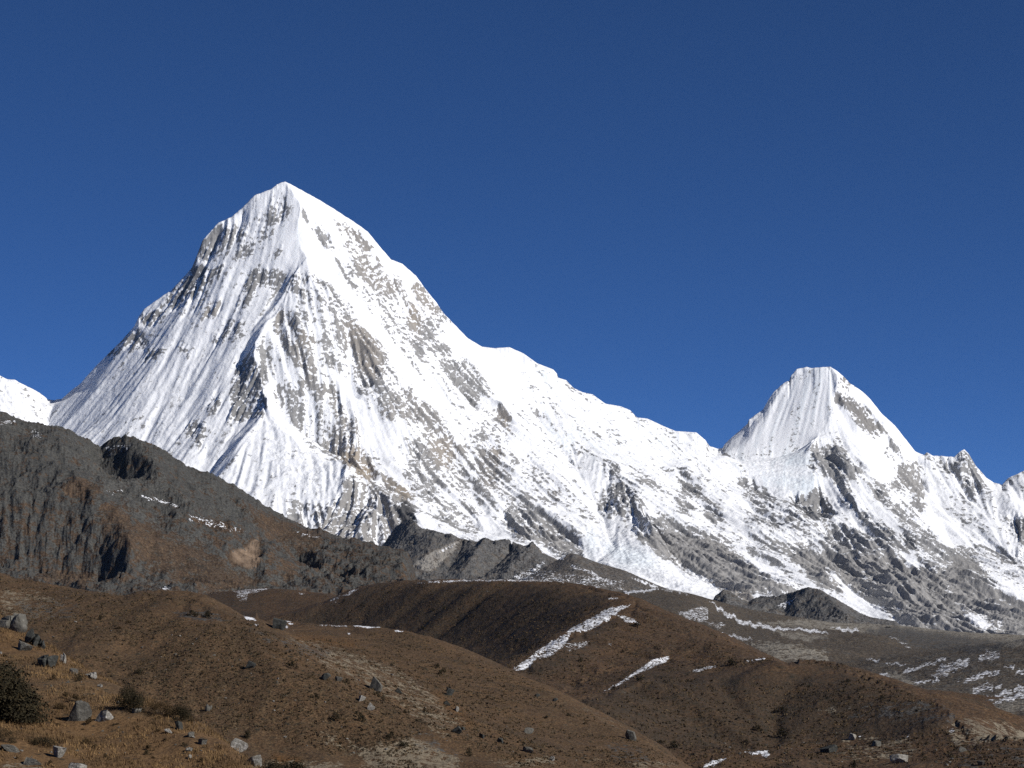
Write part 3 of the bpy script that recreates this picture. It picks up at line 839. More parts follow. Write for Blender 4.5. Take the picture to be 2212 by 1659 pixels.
# --- the wide ground under everything
gx = np.concatenate([-np.geomspace(30000, 60, 60), [0], np.geomspace(60, 30000, 60)])
gy_ = np.concatenate([np.linspace(-4000, 0, 12), np.geomspace(20, 45000, 110)])
GXX, GYY = np.meshgrid(gx, gy_)
GZ = np.interp(GYY, [-4000, 0, 30, 60, 150, 250, 500, 900, 1500, 2500, 4000, 6000, 9000, 9700, 12000, 45000], [-40, -1.8, -7, -16, -30, -40, -60, -80, -85, -90, -60, -30, -60, -80, -120, -200])
M_GROUND = hill_material("valley_ground", 3.0)
gsurf = np.zeros(GXX.shape + (4,)); gsurf[..., 1] = 0.35
sheet("ground", GXX, GYY, GZ + 2 * fbm(GXX, GYY, 300, 3, 5) * smooth(GYY, 30, 300), M_GROUND, {"surf": gsurf}, label="valley ground running on under the hills")

# --- dark rocky ridge on the left
E_CREST = [(-250, 850, 4250), (-100, 868, 4300), (0, 887, 4300), (25, 897, 4300), (50, 908, 4300), (78, 912, 4300), (109, 920, 4310), (147, 931, 4330), (175, 942, 4350), (194, 948, 4370), (200, 956, 4390), (219, 964, 4420),
           (231, 953, 4380), (247, 944, 4340), (272, 940, 4320), (300, 948, 4330), (328, 959, 4340), (353, 970, 4350), (375, 987, 4370), (406, 1006, 4390), (434, 1017, 4410), (462, 1023, 4430), (487, 1039, 4450),
           (512, 1051, 4470), (537, 1067, 4500), (569, 1089, 4530), (609, 1111, 4580), (644, 1130, 4640), (662, 1142, 4670), (689, 1155, 4720), (720, 1171, 4780), (752, 1193, 4840), (783, 1212, 4900), (814, 1231, 4960), (845, 1249, 5020), (872, 1264, 5080), (900, 1292, 5110), (960, 1350, 5150)]
LE = Land([E_CREST,
           [(109, 920, 4310), (150, 1000, 4130), (200, 1070, 3990), (262, 1140, 3850), (262, 1200, 3790), (270, 1270, 3700)],
           [(0, 920, 4220), (20, 960, 4130), (40, 1010, 4040), (30, 1080, 3950)],
           [(272, 940, 4320), (330, 1030, 4180), (420, 1110, 4080), (500, 1165, 4030), (560, 1175, 4010)],
           [(560, 1178, 4000), (545, 1225, 3960)],
           [(205, 960, 4410), (213, 1000, 4330), (222, 1050, 4240), (300, 1080, 4150)],
           [(560, 1085, 4530), (620, 1170, 4360), (680, 1225, 4220), (712, 1262, 4120), (730, 1285, 4060)],
           [(640, 1240, 4330), (652, 1272, 4230), (655, 1290, 4180)],
           [(-250, 1080, 3900), (0, 1095, 3900), (100, 1105, 3905), (200, 1120, 3890)],
           [(-250, 1240, 3800), (0, 1240, 3800), (100, 1262, 3790), (200, 1285, 3770), (240, 1300, 3750)],
           [(300, 1260, 3720), (420, 1265, 3740), (520, 1285, 3800), (600, 1300, 3900)],
           [(-250, 1330, 3500), (300, 1330, 3500), (700, 1330, 3600), (960, 1340, 3700)],
           ['z', (-250, 0, 3150), (960, 0, 3150)], ['z', (-250, 60, 5900), (960, 60, 5900)]], -250, 960, 1150, 3100, 6000, 620, soft=14)
LE.Z = LE.Z - 170 * smooth(LE.U, 868, 955)
ME = masks()
BR = [[(760, 900), (1000, 870), (1300, 1000), (1500, 1090), (1650, 1180), (1780, 1290), (1440, 1330), (1300, 1260), (1100, 1150), (950, 1080), (800, 1000)], [(1350, 830), (1500, 820), (1660, 900), (1500, 910)],
      [(1850, 1100), (1960, 1120), (2090, 1220), (2000, 1240)], [(640, 740), (820, 730), (920, 860), (760, 890)], [(1600, 700), (2212, 930), (2212, 1050), (1900, 960)], [(500, 520), (700, 600), (640, 700), (400, 640)], [(300, 1180), (640, 1190), (640, 1260), (300, 1250)]]
ME["r"].add([(-140, 700), (1100, 700), (1100, 1320), (-140, 1320)], 0.55)
ME["r"].add([(-140, 800), (280, 930), (700, 1140), (620, 1150), (420, 1110), (240, 1080), (-140, 1090)], 0.70)
for q in BR:
    ME["r"].add(zpoly(*B1, K, q), 0.2, 'set')
for q, w in (([(160, 200), (330, 400), (300, 430), (160, 400)], .5), ([(600, 360), (720, 340), (700, 480), (630, 570)], .75), ([(1220, 640), (1290, 560), (1310, 700), (1230, 740)], .7), ([(800, 520), (1000, 440), (1060, 600), (900, 640)], .5),
             ([(640, 480), (860, 350), (900, 360), (820, 520), (720, 560)], .55), ([(860, 1060), (960, 1100), (980, 1180), (860, 1120)], .5), ([(1700, 1150), (1800, 1170), (1860, 1280), (1800, 1260)], .55)):
    ME["g"].add(zpoly(*B1, K, q), w)
ME["r"].add(zpoly(*B1, K, [(1780, 945), (1800, 1100), (1760, 1180), (1620, 1120), (1590, 1050), (1700, 1020)]), 0.0, 'set')
ME["o"].add(zpoly(*B1, K, [(1780, 945), (1800, 1100), (1760, 1180), (1620, 1120), (1590, 1050), (1700, 1020)]), 1.0)
ME["o"].add(zpoly(*B1, K, [(870, 350), (930, 340), (910, 400), (870, 400)]), .5)
for q, w in (([(980, 655), (1120, 690), (1250, 735), (1240, 745), (1100, 705), (980, 672)], .62), ([(700, 625), (870, 625), (770, 662), (780, 640)], .5), ([(1300, 780), (1560, 850), (1720, 910), (1560, 910), (1300, 830)], .27), ([(200, 180), (300, 240), (280, 270), (200, 250)], .28),
             ([(720, 320), (920, 300), (880, 350), (760, 390)], .3), ([(0, 150), (100, 140), (110, 160), (0, 170)], .45), ([(2000, 900), (2212, 940), (2212, 960), (2080, 940)], .3), ([(1060, 1285), (1180, 1305), (1150, 1318)], .7), ([(900, 300), (1400, 420), (1800, 700), (1500, 620), (1100, 480)], .1)):
    ME["s"].add(zpoly(*B1, K, q), w)
ME["r"].done(7); ME["g"].done(3); ME["o"].done(2); ME["s"].done(1)
rE = smooth(ME["r"].at(LE.U, LE.v()), .2, .6)
cl = Mask(0.5); cl.add([(-140, 1080), (100, 1095), (270, 1140), (275, 1290), (-140, 1250)], 1); cl.add([(-140, 900), (50, 915), (60, 1010), (-140, 1000)], .5); cl.add([(510, 1160), (560, 1165), (570, 1230), (510, 1220)], .6); cl.add([(640, 1230), (760, 1230), (760, 1290), (640, 1290)], 1); cl.done(3)
cE = cl.at(LE.U, LE.v())
ln = lic(blur(LE.Z[::2, ::2], 3, 3), LE.X[::2, ::2], LE.Y[::2, ::2], LE.us[::2], LE.ys[::2], [fbm(LE.X[::2, ::2], LE.Y[::2, ::2], 24, 2, 81), fbm(LE.X[::2, ::2], LE.Y[::2, ::2], 10, 2, 82)], 3.0, 16)
l1, l2 = [resize(a, *LE.Z.shape) for a in ln]
rg = fbm(LE.X, LE.Y, 70, 5, 83, ridged=True, gain=.58); fn = fbm(LE.X, LE.Y, 16, 3, 84, gain=.65)
LE.lock(LE.Z + (.35 + .65 * rE) * (13 * (rg - .1) + 4.0 * fn) + 1.2 * fn + (1.0 + 0.9 * cE) * l1 * (0.3 + .7 * cE) + 0.9 * cE * l2 + cE * 9 * (fbm(LE.X, LE.Y, 45, 4, 87, ridged=True, gain=.6) - .1) + (12 * fbm(LE.X, LE.Y, 300, 3, 85) + 24 * fbm(LE.X, LE.Y, 170, 3, 86, ridged=True)) * (1 - .6 * cE), 0.006, 7, [E_CREST])
M_DARK = hill_material("dark_rock_and_heath", 1.8, grass=((0.098, 0.064, 0.041), (0.064, 0.045, 0.032)), green=(0.062, 0.058, 0.046), rockc=((0.026, 0.027, 0.026), (0.135, 0.13, 0.115)), gravel=((0.24, 0.21, 0.17), (0.14, 0.12, 0.10)), spots=.35, orange=(0.31, 0.22, 0.15))
LE.build("rock_ridge", M_DARK, surf_of(ME, LE, 4, 3), label="dark rocky ridge sloping down from the left with tan cliff patch")

# --- far jagged rock ridge, dark cone and dark knob at the foot of the snow
M_FAR = hill_material("far_dark_rock", 3.6, grass=((0.16, 0.14, 0.12), (0.10, 0.09, 0.08)), green=(0.12, 0.11, 0.095), rockc=((0.07, 0.07, 0.072), (0.21, 0.20, 0.185)), gravel=((0.30, 0.28, 0.25), (0.20, 0.185, 0.165)), spots=.3)
MF = masks()
MF["r"].add([(600, 1000), (2000, 1000), (2000, 1400), (600, 1400)], .62)
MF["r"].add(zpoly(*B2, K, [(1270, 520), (1480, 420), (1560, 400), (1420, 560), (1320, 640), (1200, 620)]), .2, 'set')
MF["g"].add(zpoly(*B2, K, [(1270, 520), (1480, 420), (1560, 400), (1420, 560), (1320, 640), (1100, 600), (1060, 520), (1200, 560)]), .7)
MF["r"].add([(1206, 1200), (1240, 1190), (1420, 1255), (1560, 1320), (1080, 1320)], .35, 'set')
for q, w in (((B3, [(400, 170), (600, 250), (560, 275), (430, 230)]), .9), ((B3, [(640, 310), (760, 350), (920, 440), (900, 445), (720, 360), (620, 325)]), .62), ((B3, [(1030, 390), (1130, 420), (1240, 465), (1200, 470), (1080, 420)]), .85),
             ((B3, [(240, 400), (400, 310), (480, 270), (420, 330), (300, 420)]), .5), ((B2, [(1320, 520), (1500, 430), (1440, 480)]), .6), ((B2, [(820, 500), (1000, 540), (920, 610), (860, 560)]), .45), ((B3, [(780, 455), (850, 470), (800, 470)]), .8), ((B3, [(340, 330), (1000, 420), (1000, 490), (200, 400)]), .28),
             ((B4, [(400, 462), (520, 462), (520, 474), (400, 474)]), .6), ((B4, [(480, 540), (660, 470), (640, 500), (560, 560)]), .38), ((B4, [(740, 405), (810, 422), (800, 430)]), .6)):
    MF["s"].add(zpoly(*q[0], K, q[1]), w)
MF["r"].done(3); MF["g"].done(3); MF["s"].done(1)


def far_rock(name, lines, box, soft, a1, a2, label):
    L = Land(lines, *box, soft=soft)
    win = smooth(L.U, box[0], box[0] + 70) * smooth(-L.U, -box[1], -box[1] + 70)
    L.Z = L.Z - 110 * (1 - win)
    rg = fbm(L.X, L.Y, 120, 5, 91, ridged=True, gain=.58); fn = fbm(L.X, L.Y, 26, 3, 92, gain=.6)
    L.lock(L.Z + a1 * (rg - .1) + a2 * fn, 0.004, 4, [lines[0]])
    L.build(name, M_FAR, surf_of(MF, L), label=label)
    return L


far_rock("rock_ridge", [[(850, 1142, 9230), (868, 1128, 9210), (880, 1121, 9190), (893, 1123, 9150), (909, 1140, 9050), (940, 1146, 8980), (960, 1153, 8960), (974, 1152, 8940), (993, 1163, 8920), (1031, 1170, 8880), (1046, 1160, 8850), (1065, 1168, 8840), (1090, 1164, 8820), (1121, 1175, 8800), (1135, 1179, 8790), (1150, 1170, 8770), (1168, 1187, 8740), (1206, 1210, 8700), (1290, 1240, 8650)],
                        [(940, 1146, 8980), (925, 1190, 8800), (905, 1240, 8600)], [(1046, 1160, 8850), (1022, 1205, 8650), (990, 1255, 8450)], [(1150, 1170, 8770), (1115, 1215, 8560), (1070, 1262, 8380)], [(1000, 1180, 8900), (985, 1220, 8760), (960, 1250, 8600)], [(1110, 1195, 8830), (1075, 1225, 8680), (1040, 1255, 8520)],
                        [(838, 1160, 9240), (826, 1195, 9100), (790, 1245, 8800)],
                        ['z', (650, 190, 8300), (1320, 190, 8250)], ['z', (650, 260, 9700), (1320, 200, 9500)], ['z', (650, 180, 8600), (700, 250, 9300)]],
         (650, 1320, 700, 8200, 9700, 300), 0, 20, 8, "jagged dark rock ridge at the foot of the pyramid mountain")
far_rock("rock_ridge", [[(1060, 1275, 7900), (1100, 1262, 7950), (1150, 1240, 8020), (1206, 1208, 8100), (1222, 1199, 8100), (1237, 1195, 8100), (1256, 1201, 8090), (1287, 1214, 8050), (1349, 1232, 7980), (1421, 1264, 7900), (1500, 1292, 7800), (1560, 1310, 7750)],
                        [(1237, 1195, 8100), (1260, 1235, 7880), (1300, 1275, 7640)], ['z', (1060, 190, 7550), (1600, 130, 7550)], ['z', (1060, 160, 8600), (1600, 120, 8600)]],
         (1060, 1600, 520, 7500, 8650, 220), 12, 9, 3, "dark cone shaped hill dusted with snow beside the glacier tongue")
far_rock("rock_ridge", [[(1525, 1300, 7150), (1540, 1290, 7150), (1565, 1273, 7150), (1583, 1281, 7150), (1602, 1294, 7150), (1618, 1300, 7140), (1627, 1293, 7130), (1646, 1287, 7110), (1683, 1286, 7080), (1715, 1278, 7040), (1743, 1268, 7000), (1771, 1273, 6980), (1790, 1284, 6960), (1818, 1300, 6930), (1865, 1328, 6880), (1890, 1340, 6850), (1940, 1356, 6800), (2000, 1400, 6760)],
                        [(1771, 1273, 6980), (1808, 1310, 6840), (1835, 1343, 6700)], [(1590, 1320, 6900), (1640, 1338, 6860), (1700, 1345, 6840), (1780, 1344, 6780)], [(1565, 1273, 7150), (1580, 1310, 7000)], [(1700, 1300, 7030), (1690, 1342, 6860)],
                        ['z', (1500, 60, 6550), (2000, 50, 6550)], ['z', (1500, 80, 7500), (2000, 60, 7500)]],
         (1500, 2000, 520, 6500, 7550, 220), 6, 16, 6, "dark rock knob in shadow below the second peak")

# --- valley with moraines on the right
ROW = [(1340, 1281, 5650), (1380, 1275, 5600), (1424, 1270, 5550), (1474, 1278, 5480), (1512, 1289, 5420), (1549, 1310, 5350), (1600, 1338, 5250), (1650, 1351, 5150), (1740, 1364, 5050), (1830, 1373, 4950)]
LG = Land([[(1200, 1300, 5700)] + ROW + [(1900, 1381, 4850), (1960, 1392, 4800)],
           [(1474, 1278, 5480), (1500, 1330, 5000), (1530, 1370, 4600)],
           [(1765, 1384, 4400), (1833, 1374, 4420), (1880, 1369, 4420), (1927, 1378, 4380), (1974, 1399, 4300), (2008, 1409, 4200)],
           [(1871, 1428, 3900), (1900, 1425, 3900), (1960, 1420, 3950)],
           [(1590, 1388, 3760), (1615, 1388, 3750), (1661, 1384, 3730), (1724, 1387, 3700), (1758, 1399, 3660), (1796, 1423, 3600), (1830, 1435, 3550)],
           [(1590, 1440, 3450), (1700, 1440, 3400), (1830, 1455, 3400)],
           [(1640, 1345, 6700), (1800, 1344, 6650), (1960, 1352, 6600), (2100, 1372, 6500), (2300, 1385, 6400), (2700, 1385, 6400)],
           [(1950, 1362, 5800), (2080, 1380, 5600), (2170, 1391, 5500), (2300, 1395, 5400), (2700, 1395, 5400)],
           [(1900, 1428, 3600), (1943, 1417, 3500), (2008, 1411, 3400), (2052, 1402, 3350), (2115, 1392, 3300), (2161, 1389, 3250), (2177, 1393, 3240), (2212, 1380, 3200), (2400, 1330, 3100), (2750, 1270, 3000)],
           [(1890, 1442, 3250), (1920, 1467, 3000), (1990, 1502, 2650), (2060, 1542, 2350), (2110, 1572, 2150)],
           [(2212, 1470, 2750), (2400, 1440, 2700), (2750, 1400, 2600)],
           [(2150, 1560, 2120), (2212, 1552, 2150), (2400, 1540, 2150), (2750, 1520, 2100)],
           ['z', (1200, -60, 3000), (1500, -60, 2900), (1800, -70, 2700), (1950, -75, 2400)], ['z', (1950, -90, 1950), (2750, -80, 1950)], ['z', (1200, 60, 7600), (2750, 10, 7600)]],
          1200, 2750, 1150, 1900, 7700, 800, soft=22)
n1 = fbm(LG.X, LG.Y, 160, 4, 101); n2 = fbm(LG.X, LG.Y, 30, 4, 102, ridged=True)
LG.lock(LG.Z + 5 * n1 + 2.0 * n2, 0.003, 12)
MG = masks()
MG["r"].add([(1340, 1200), (2350, 1330), (2350, 1580), (1340, 1580)], .24)
MG["g"].add([(1820, 1330), (2350, 1360), (2350, 1400), (2050, 1395), (1900, 1372), (1600, 1345)], .62)
MG["r"].add([(1930, 1352), (2180, 1386), (2150, 1412), (1990, 1400), (1860, 1362)], .6)
MG["g"].add(zpoly(*B3, K, [(1850, 830), (2211, 870), (2400, 900), (2400, 1000), (2050, 960), (1950, 930), (1840, 860)]), .55)
MG["g"].add(zpoly(*B4, K, [(300, 800), (450, 780), (650, 790), (760, 830), (900, 910), (880, 930), (500, 920), (380, 860)]), .58)
MG["g"].add(zpoly(*B4, K, [(420, 700), (700, 720), (940, 760), (720, 790), (560, 760)]), .6)
MG["g"].add(zpoly(*B4, K, [(1780, 1270), (2300, 1160), (2300, 1250), (1860, 1345)]), .6)
MG["g"].add(zpoly(*B4, K, [(1220, 1010), (1340, 1000), (1480, 1080), (1560, 1150), (1420, 1130)]), .7)
for off, q, w in ((B3, [(1590, 555), (1640, 590), (1800, 690), (2000, 735), (2211, 750), (2211, 765), (1980, 760), (1800, 720), (1640, 620)], 0.71), (B3, [(1360, 640), (1540, 595), (1590, 620), (1590, 690), (1500, 710), (1420, 680)], 0.49), (B3, [(1540, 700), (1740, 720), (1660, 760)], 0.35),
                  (B3, [(960, 492), (1240, 470), (1240, 485), (1000, 510)], 0.80), (B3, [(1240, 470), (1400, 490), (1480, 520), (1300, 500)], 0.46), (B3, [(1660, 782), (1760, 795), (1910, 828), (1840, 835), (1700, 805)], 0.67),
                  (B4, [(640, 690), (780, 700), (900, 740), (780, 725), (640, 705)], 0.76), (B4, [(880, 685), (1050, 700), (1080, 725), (940, 715)], 0.67), (B4, [(1360, 815), (1460, 830), (1400, 835)], 0.59), (B4, [(1200, 730), (1340, 770), (1440, 820), (1300, 770)], 0.42),
                  (B4, [(1640, 950), (1820, 895), (1810, 965), (1640, 1035), (1560, 1025)], 0.49), (B4, [(1880, 930), (1950, 845), (2050, 855), (2030, 900)], 0.46), (B4, [(1790, 1040), (1900, 1005), (2050, 975), (2030, 1010), (1880, 1045), (1770, 1075)], 0.67),
                  (B4, [(1440, 1058), (1640, 1040), (1640, 1062), (1480, 1076)], 0.71), (B4, [(1860, 1095), (1980, 1065), (1975, 1125), (1860, 1145)], 0.50), (B4, [(1740, 1210), (1890, 1165), (1880, 1215), (1745, 1250)], 0.67), (B4, [(1920, 1180), (2230, 1080), (2230, 1118), (1940, 1195)], 0.63),
                  (B4, [(1960, 1210), (2230, 1125), (2230, 1170), (2000, 1220)], 0.67), (B4, [(2080, 965), (2150, 935), (2125, 975)], 0.63), (B4, [(2000, 1100), (2065, 1070), (2055, 1108)], 0.59), (B4, [(1715, 1180), (1800, 1135), (1745, 1195)], 0.63), (B4, [(2140, 1015), (2230, 965), (2230, 1010)], 0.59),
                  (B4, [(1110, 905), (1225, 902), (1205, 928)], 0.63), (B4, [(1350, 990), (1660, 895), (1660, 915), (1400, 1008)], 0.52), (B4, [(1150, 1005), (1290, 1010), (1240, 1045)], 0.59), (B4, [(1255, 1050), (1325, 1050), (1312, 1080)], 0.76), (B4, [(1415, 1105), (1555, 1130), (1540, 1155), (1450, 1135)], 0.55), (B4, [(1240, 935), (1400, 930), (1400, 950), (1240, 950)], 0.42),
                  (B4, [(2300, 900), (2700, 800), (2700, 860), (2300, 960)], 0.50), (B4, [(2300, 1050), (2700, 960), (2700, 1010), (2300, 1090)], 0.50), (B4, [(1500, 900), (2211, 780), (2211, 1250), (1700, 1260)], 0.08)):
    MG["s"].add(zpoly(*off, K, q), w)
MG["g"].add(zpoly(*B4, K, [(1080, 880), (1400, 860), (2300, 760), (2800, 700), (2800, 1250), (1700, 1260), (1400, 1120)]), .36)
MG["r"].add(zpoly(*B4, K, [(1080, 880), (1400, 830), (2300, 740), (2800, 700), (2800, 1250), (1700, 1260), (1400, 1120)]), .34)
MG["r"].done(5); MG["g"].done(3); MG["s"].done(1)
M_VALLEY = hill_material("valley_heath", 2.0, grass=((0.112, 0.090, 0.067), (0.080, 0.066, 0.052)), green=(0.088, 0.079, 0.063), rockc=((0.05, 0.048, 0.046), (0.14, 0.13, 0.115)), gravel=((0.29, 0.265, 0.22), (0.19, 0.17, 0.14)), spots=.5)
LG.build("valley_floor", M_VALLEY, surf_of(MG, LG, 17, 8), label="brown moraine valley streaked with old snow on the right")

# --- small brown hill in front of the dark ridge
MB = masks()
for off, q, w in ((B2, [(-60, 770), (0, 758), (140, 742), (240, 732), (230, 745), (120, 775), (20, 790)], .5), (B2, [(-40, 790), (60, 780), (50, 830), (0, 840)], .36), (B2, [(690, 805), (760, 765), (840, 742), (750, 795)], .55), (B2, [(400, 780), (460, 785), (420, 792)], .7), (B2, [(600, 830), (700, 790), (660, 850)], .3),
                  (B2, [(1210, 715), (1320, 700), (1500, 688), (1800, 684), (2211, 694), (2211, 704), (1800, 696), (1500, 702), (1320, 714)], .6), (B3, [(0, 412), (300, 408), (420, 416), (0, 424)], .6), (B3, [(520, 412), (590, 425), (570, 434)], .7), (B3, [(780, 455), (850, 468), (800, 470)], .8), (B3, [(870, 540), (960, 540), (930, 555)], .7),
                  (B3, [(215, 1035), (430, 885), (650, 740), (900, 605), (1060, 580), (970, 625), (880, 700), (740, 770), (640, 780), (575, 870), (500, 940), (400, 960), (300, 1040)], .72), (B3, [(930, 645), (1060, 685), (1110, 722), (1000, 705)], .6), (B3, [(560, 860), (760, 830), (740, 870), (620, 910)], .34),
                  (B3, [(835, 1200), (1110, 1025), (1190, 965), (1320, 940), (1290, 980), (1190, 1022), (1090, 1062), (960, 1140)], .78), (B3, [(1440, 1045), (1620, 1006), (1640, 1015), (1480, 1052)], .75), (B3, [(1840, 975), (1970, 950), (1970, 962), (1850, 986)], .6), (B3, [(880, 850), (920, 845), (910, 870)], .6),
                  (B4, [(280, 1550), (445, 1535), (440, 1560), (330, 1570)], .95), (B4, [(380, 1570), (470, 1558), (420, 1585)], .9), (B4, [(-10, 1650), (60, 1605), (170, 1588), (110, 1622), (20, 1670)], .9), (B4, [(1660, 1375), (1735, 1385), (1715, 1420)], .6), (B4, [(1390, 1425), (1450, 1440), (1400, 1450)], .5), (B4, [(500, 1520), (540, 1522), (520, 1532)], .7), (B4, [(1060, 1445), (1110, 1432), (1080, 1455)], .6)):
    MB["s"].add(zpoly(*off, K, q), w)
MB["g"].add(zpoly(*B4, K, [(1640, 1400), (1800, 1300), (2000, 1330), (2300, 1400), (2300, 1480), (2000, 1480), (1760, 1520)]), .5)
MB["g"].add(zpoly(*B4, K, [(760, 1280), (900, 1230), (920, 1280), (800, 1310)]), .5)
MB["g"].add(zpoly(*B4, K, [(960, 1450), (1400, 1420), (1500, 1560), (1250, 1640), (900, 1600)]), .36)
MB["r"].add(zpoly(*B4, K, [(1200, 1200), (1600, 1180), (1760, 1300), (1700, 1360), (1300, 1340), (900, 1330)]), .42)
MB["r"].add(zpoly(*B4, K, [(780, 1480), (960, 1500), (900, 1560), (780, 1540)]), .5)
MB["r"].add(zpoly(*B4, K, [(1640, 1500), (2300, 1500), (2300, 1700), (1640, 1700)]), .3)
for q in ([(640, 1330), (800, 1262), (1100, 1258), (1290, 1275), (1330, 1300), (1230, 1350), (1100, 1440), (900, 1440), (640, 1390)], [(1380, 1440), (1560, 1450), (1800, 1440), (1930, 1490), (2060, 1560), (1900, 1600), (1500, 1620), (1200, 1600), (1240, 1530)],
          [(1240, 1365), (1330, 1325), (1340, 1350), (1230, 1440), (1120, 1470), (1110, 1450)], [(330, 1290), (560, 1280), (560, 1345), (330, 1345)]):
    MB["o"].add(q, .85)  # dark heath plus painted shade on slopes turned from the sun
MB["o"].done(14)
MB["s"].done(1); MB["g"].done(4); MB["r"].done(4)
LF = Land([[(330, 1320, 3020), (380, 1300, 3000), (444, 1286, 3000), (520, 1276, 2980), (585, 1270, 2950), (640, 1275, 2900), (700, 1286, 2850), (740, 1293, 2800), (800, 1310, 2750)],
           [(640, 1275, 2900), (600, 1320, 2750), (560, 1350, 2620)], ['z', (330, -10, 2520), (830, 0, 2520)], ['z', (330, 0, 3400), (830, 0, 3400)]], 330, 830, 520, 2500, 3450, 240, soft=22)
LF.lock(LF.Z + 2.5 * fbm(LF.X, LF.Y, 90, 4, 111) + .8 * fbm(LF.X, LF.Y, 14, 3, 112), .002, 12)
M_HILL = hill_material("brown_hill", 1.0)
M_HILLD = hill_material("brown_hill_heath_shade", 0.95, orange=(0.056, 0.042, 0.029), grass=((0.105, 0.060, 0.031), (0.068, 0.043, 0.027)), green=(0.066, 0.054, 0.034), spots=.75)  # orange slot holds the dark heath tone that also paints slope shade
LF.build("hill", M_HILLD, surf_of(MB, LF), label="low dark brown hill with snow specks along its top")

# --- the two brown hills in the middle
A_CREST = [(560, 1365, 2700), (620, 1338, 2660), (659, 1318, 2640), (693, 1302, 2630), (721, 1290, 2620), (746, 1278, 2610), (778, 1268, 2600), (818, 1260, 2580), (856, 1255, 2560), (925, 1252, 2520), (1018, 1252, 2460), (1131, 1252, 2400), (1206, 1256, 2340), (1274, 1264, 2260), (1306, 1273, 2210), (1337, 1279, 2160),
            (1381, 1292, 2100), (1412, 1307, 2060), (1443, 1320, 2020), (1490, 1342, 1970), (1537, 1367, 1920), (1584, 1385, 1870), (1615, 1398, 1830), (1649, 1417, 1780), (1720, 1450, 1740)]
LA = Land([A_CREST,
           [(1337, 1279, 2160), (1362, 1307, 2060), (1320, 1322, 1990), (1240, 1357, 1850), (1170, 1405, 1700), (1106, 1445, 1590), (1040, 1495, 1460)],
           [(1400, 1345, 1960), (1345, 1410, 1780), (1260, 1475, 1590), (1190, 1530, 1440)],
           [(1446, 1420, 1720), (1409, 1427, 1660), (1360, 1458, 1560), (1299, 1497, 1450), (1230, 1545, 1330)],
           [(1446, 1420, 1720), (1480, 1432, 1670), (1521, 1440, 1630), (1574, 1437, 1610), (1652, 1422, 1610), (1708, 1420, 1600), (1793, 1425, 1580), (1821, 1434, 1560), (1865, 1453, 1530), (1902, 1465, 1500), (1958, 1487, 1460), (2008, 1506, 1420), (2052, 1525, 1380), (2083, 1543, 1340), (2110, 1565, 1300), (2160, 1600, 1240)],
           [(640, 1375, 2480), (760, 1395, 2370), (900, 1420, 2260), (1000, 1450, 2080), (1060, 1475, 1800)],
           [(1230, 1570, 1300), (1330, 1590, 1320), (1450, 1630, 1340), (1600, 1615, 1380), (1750, 1598, 1400), (1900, 1595, 1370), (2080, 1605, 1300), (2212, 1598, 1260), (2500, 1590, 1240)],
           [(1100, 1690, 1230), (1300, 1690, 1200), (1500, 1680, 1180), (1700, 1655, 1210), (2000, 1655, 1200), (2300, 1650, 1150), (2500, 1650, 1130)],
           ['z', (400, -70, 1800), (700, -70, 1600), (950, -70, 1350)], ['z', (400, -85, 850), (2700, -85, 850)], ['z', (1000, -85, 1050), (2700, -80, 1000)], ['z', (400, -20, 3000), (2700, -70, 2600)], ['z', (2230, -70, 1330), (2700, -70, 1330)], ['z', (2250, -80, 1700), (2700, -80, 1650)], ['z', (1760, -50, 1900), (2000, -75, 1850), (2700, -85, 1800)], ['z', (1700, -50, 2300), (2700, -85, 2200)]],
          400, 2700, 1500, 840, 3050, 760, soft=26)
ln = lic(LA.Z[::3, ::3], LA.X[::3, ::3], LA.Y[::3, ::3], LA.us[::3], LA.ys[::3], [fbm(LA.X[::3, ::3], LA.Y[::3, ::3], 34, 3, 121)], 5.0, 18)
LA.lock(LA.Z + 1.3 * resize(ln[0], *LA.Z.shape) + 3.0 * fbm(LA.X, LA.Y, 120, 3, 122) + 1.1 * fbm(LA.X, LA.Y, 13, 4, 123, gain=.6), .003, 16, [A_CREST])
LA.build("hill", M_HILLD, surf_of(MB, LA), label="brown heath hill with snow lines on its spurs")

# --- the near brown hill
D_LINE = [(500, 1338, 1160), (518, 1331, 1150), (550, 1334, 1150), (612, 1342, 1140), (668, 1346, 1120), (718, 1351, 1110), (768, 1351, 1100), (825, 1356, 1080), (878, 1363, 1060), (918, 1373, 1040), (956, 1384, 1020), (1006, 1402, 1000), (1050, 1421, 980), (1103, 1446, 960), (1143, 1465, 940), (1206, 1490, 920),
            (1256, 1517, 890), (1318, 1548, 860), (1365, 1573, 830), (1412, 1601, 800), (1443, 1620, 780), (1468, 1640, 760), (1495, 1659, 740), (1600, 1730, 690)]
C_LINE = [(-500, 1180, 920), (-200, 1210, 900), (0, 1236, 880), (31, 1248, 880), (94, 1258, 880), (156, 1270, 870), (212, 1279, 860), (266, 1286, 850), (297, 1277, 850), (344, 1275, 850), (406, 1278, 840), (444, 1284, 830), (469, 1298, 815), (500, 1314, 800), (525, 1330, 785), (555, 1358, 765), (600, 1395, 745), (660, 1445, 715), (740, 1510, 680)]
C_CREST = [q for q in C_LINE if q[0] <= 525] + [q for q in D_LINE if q[0] >= 550]
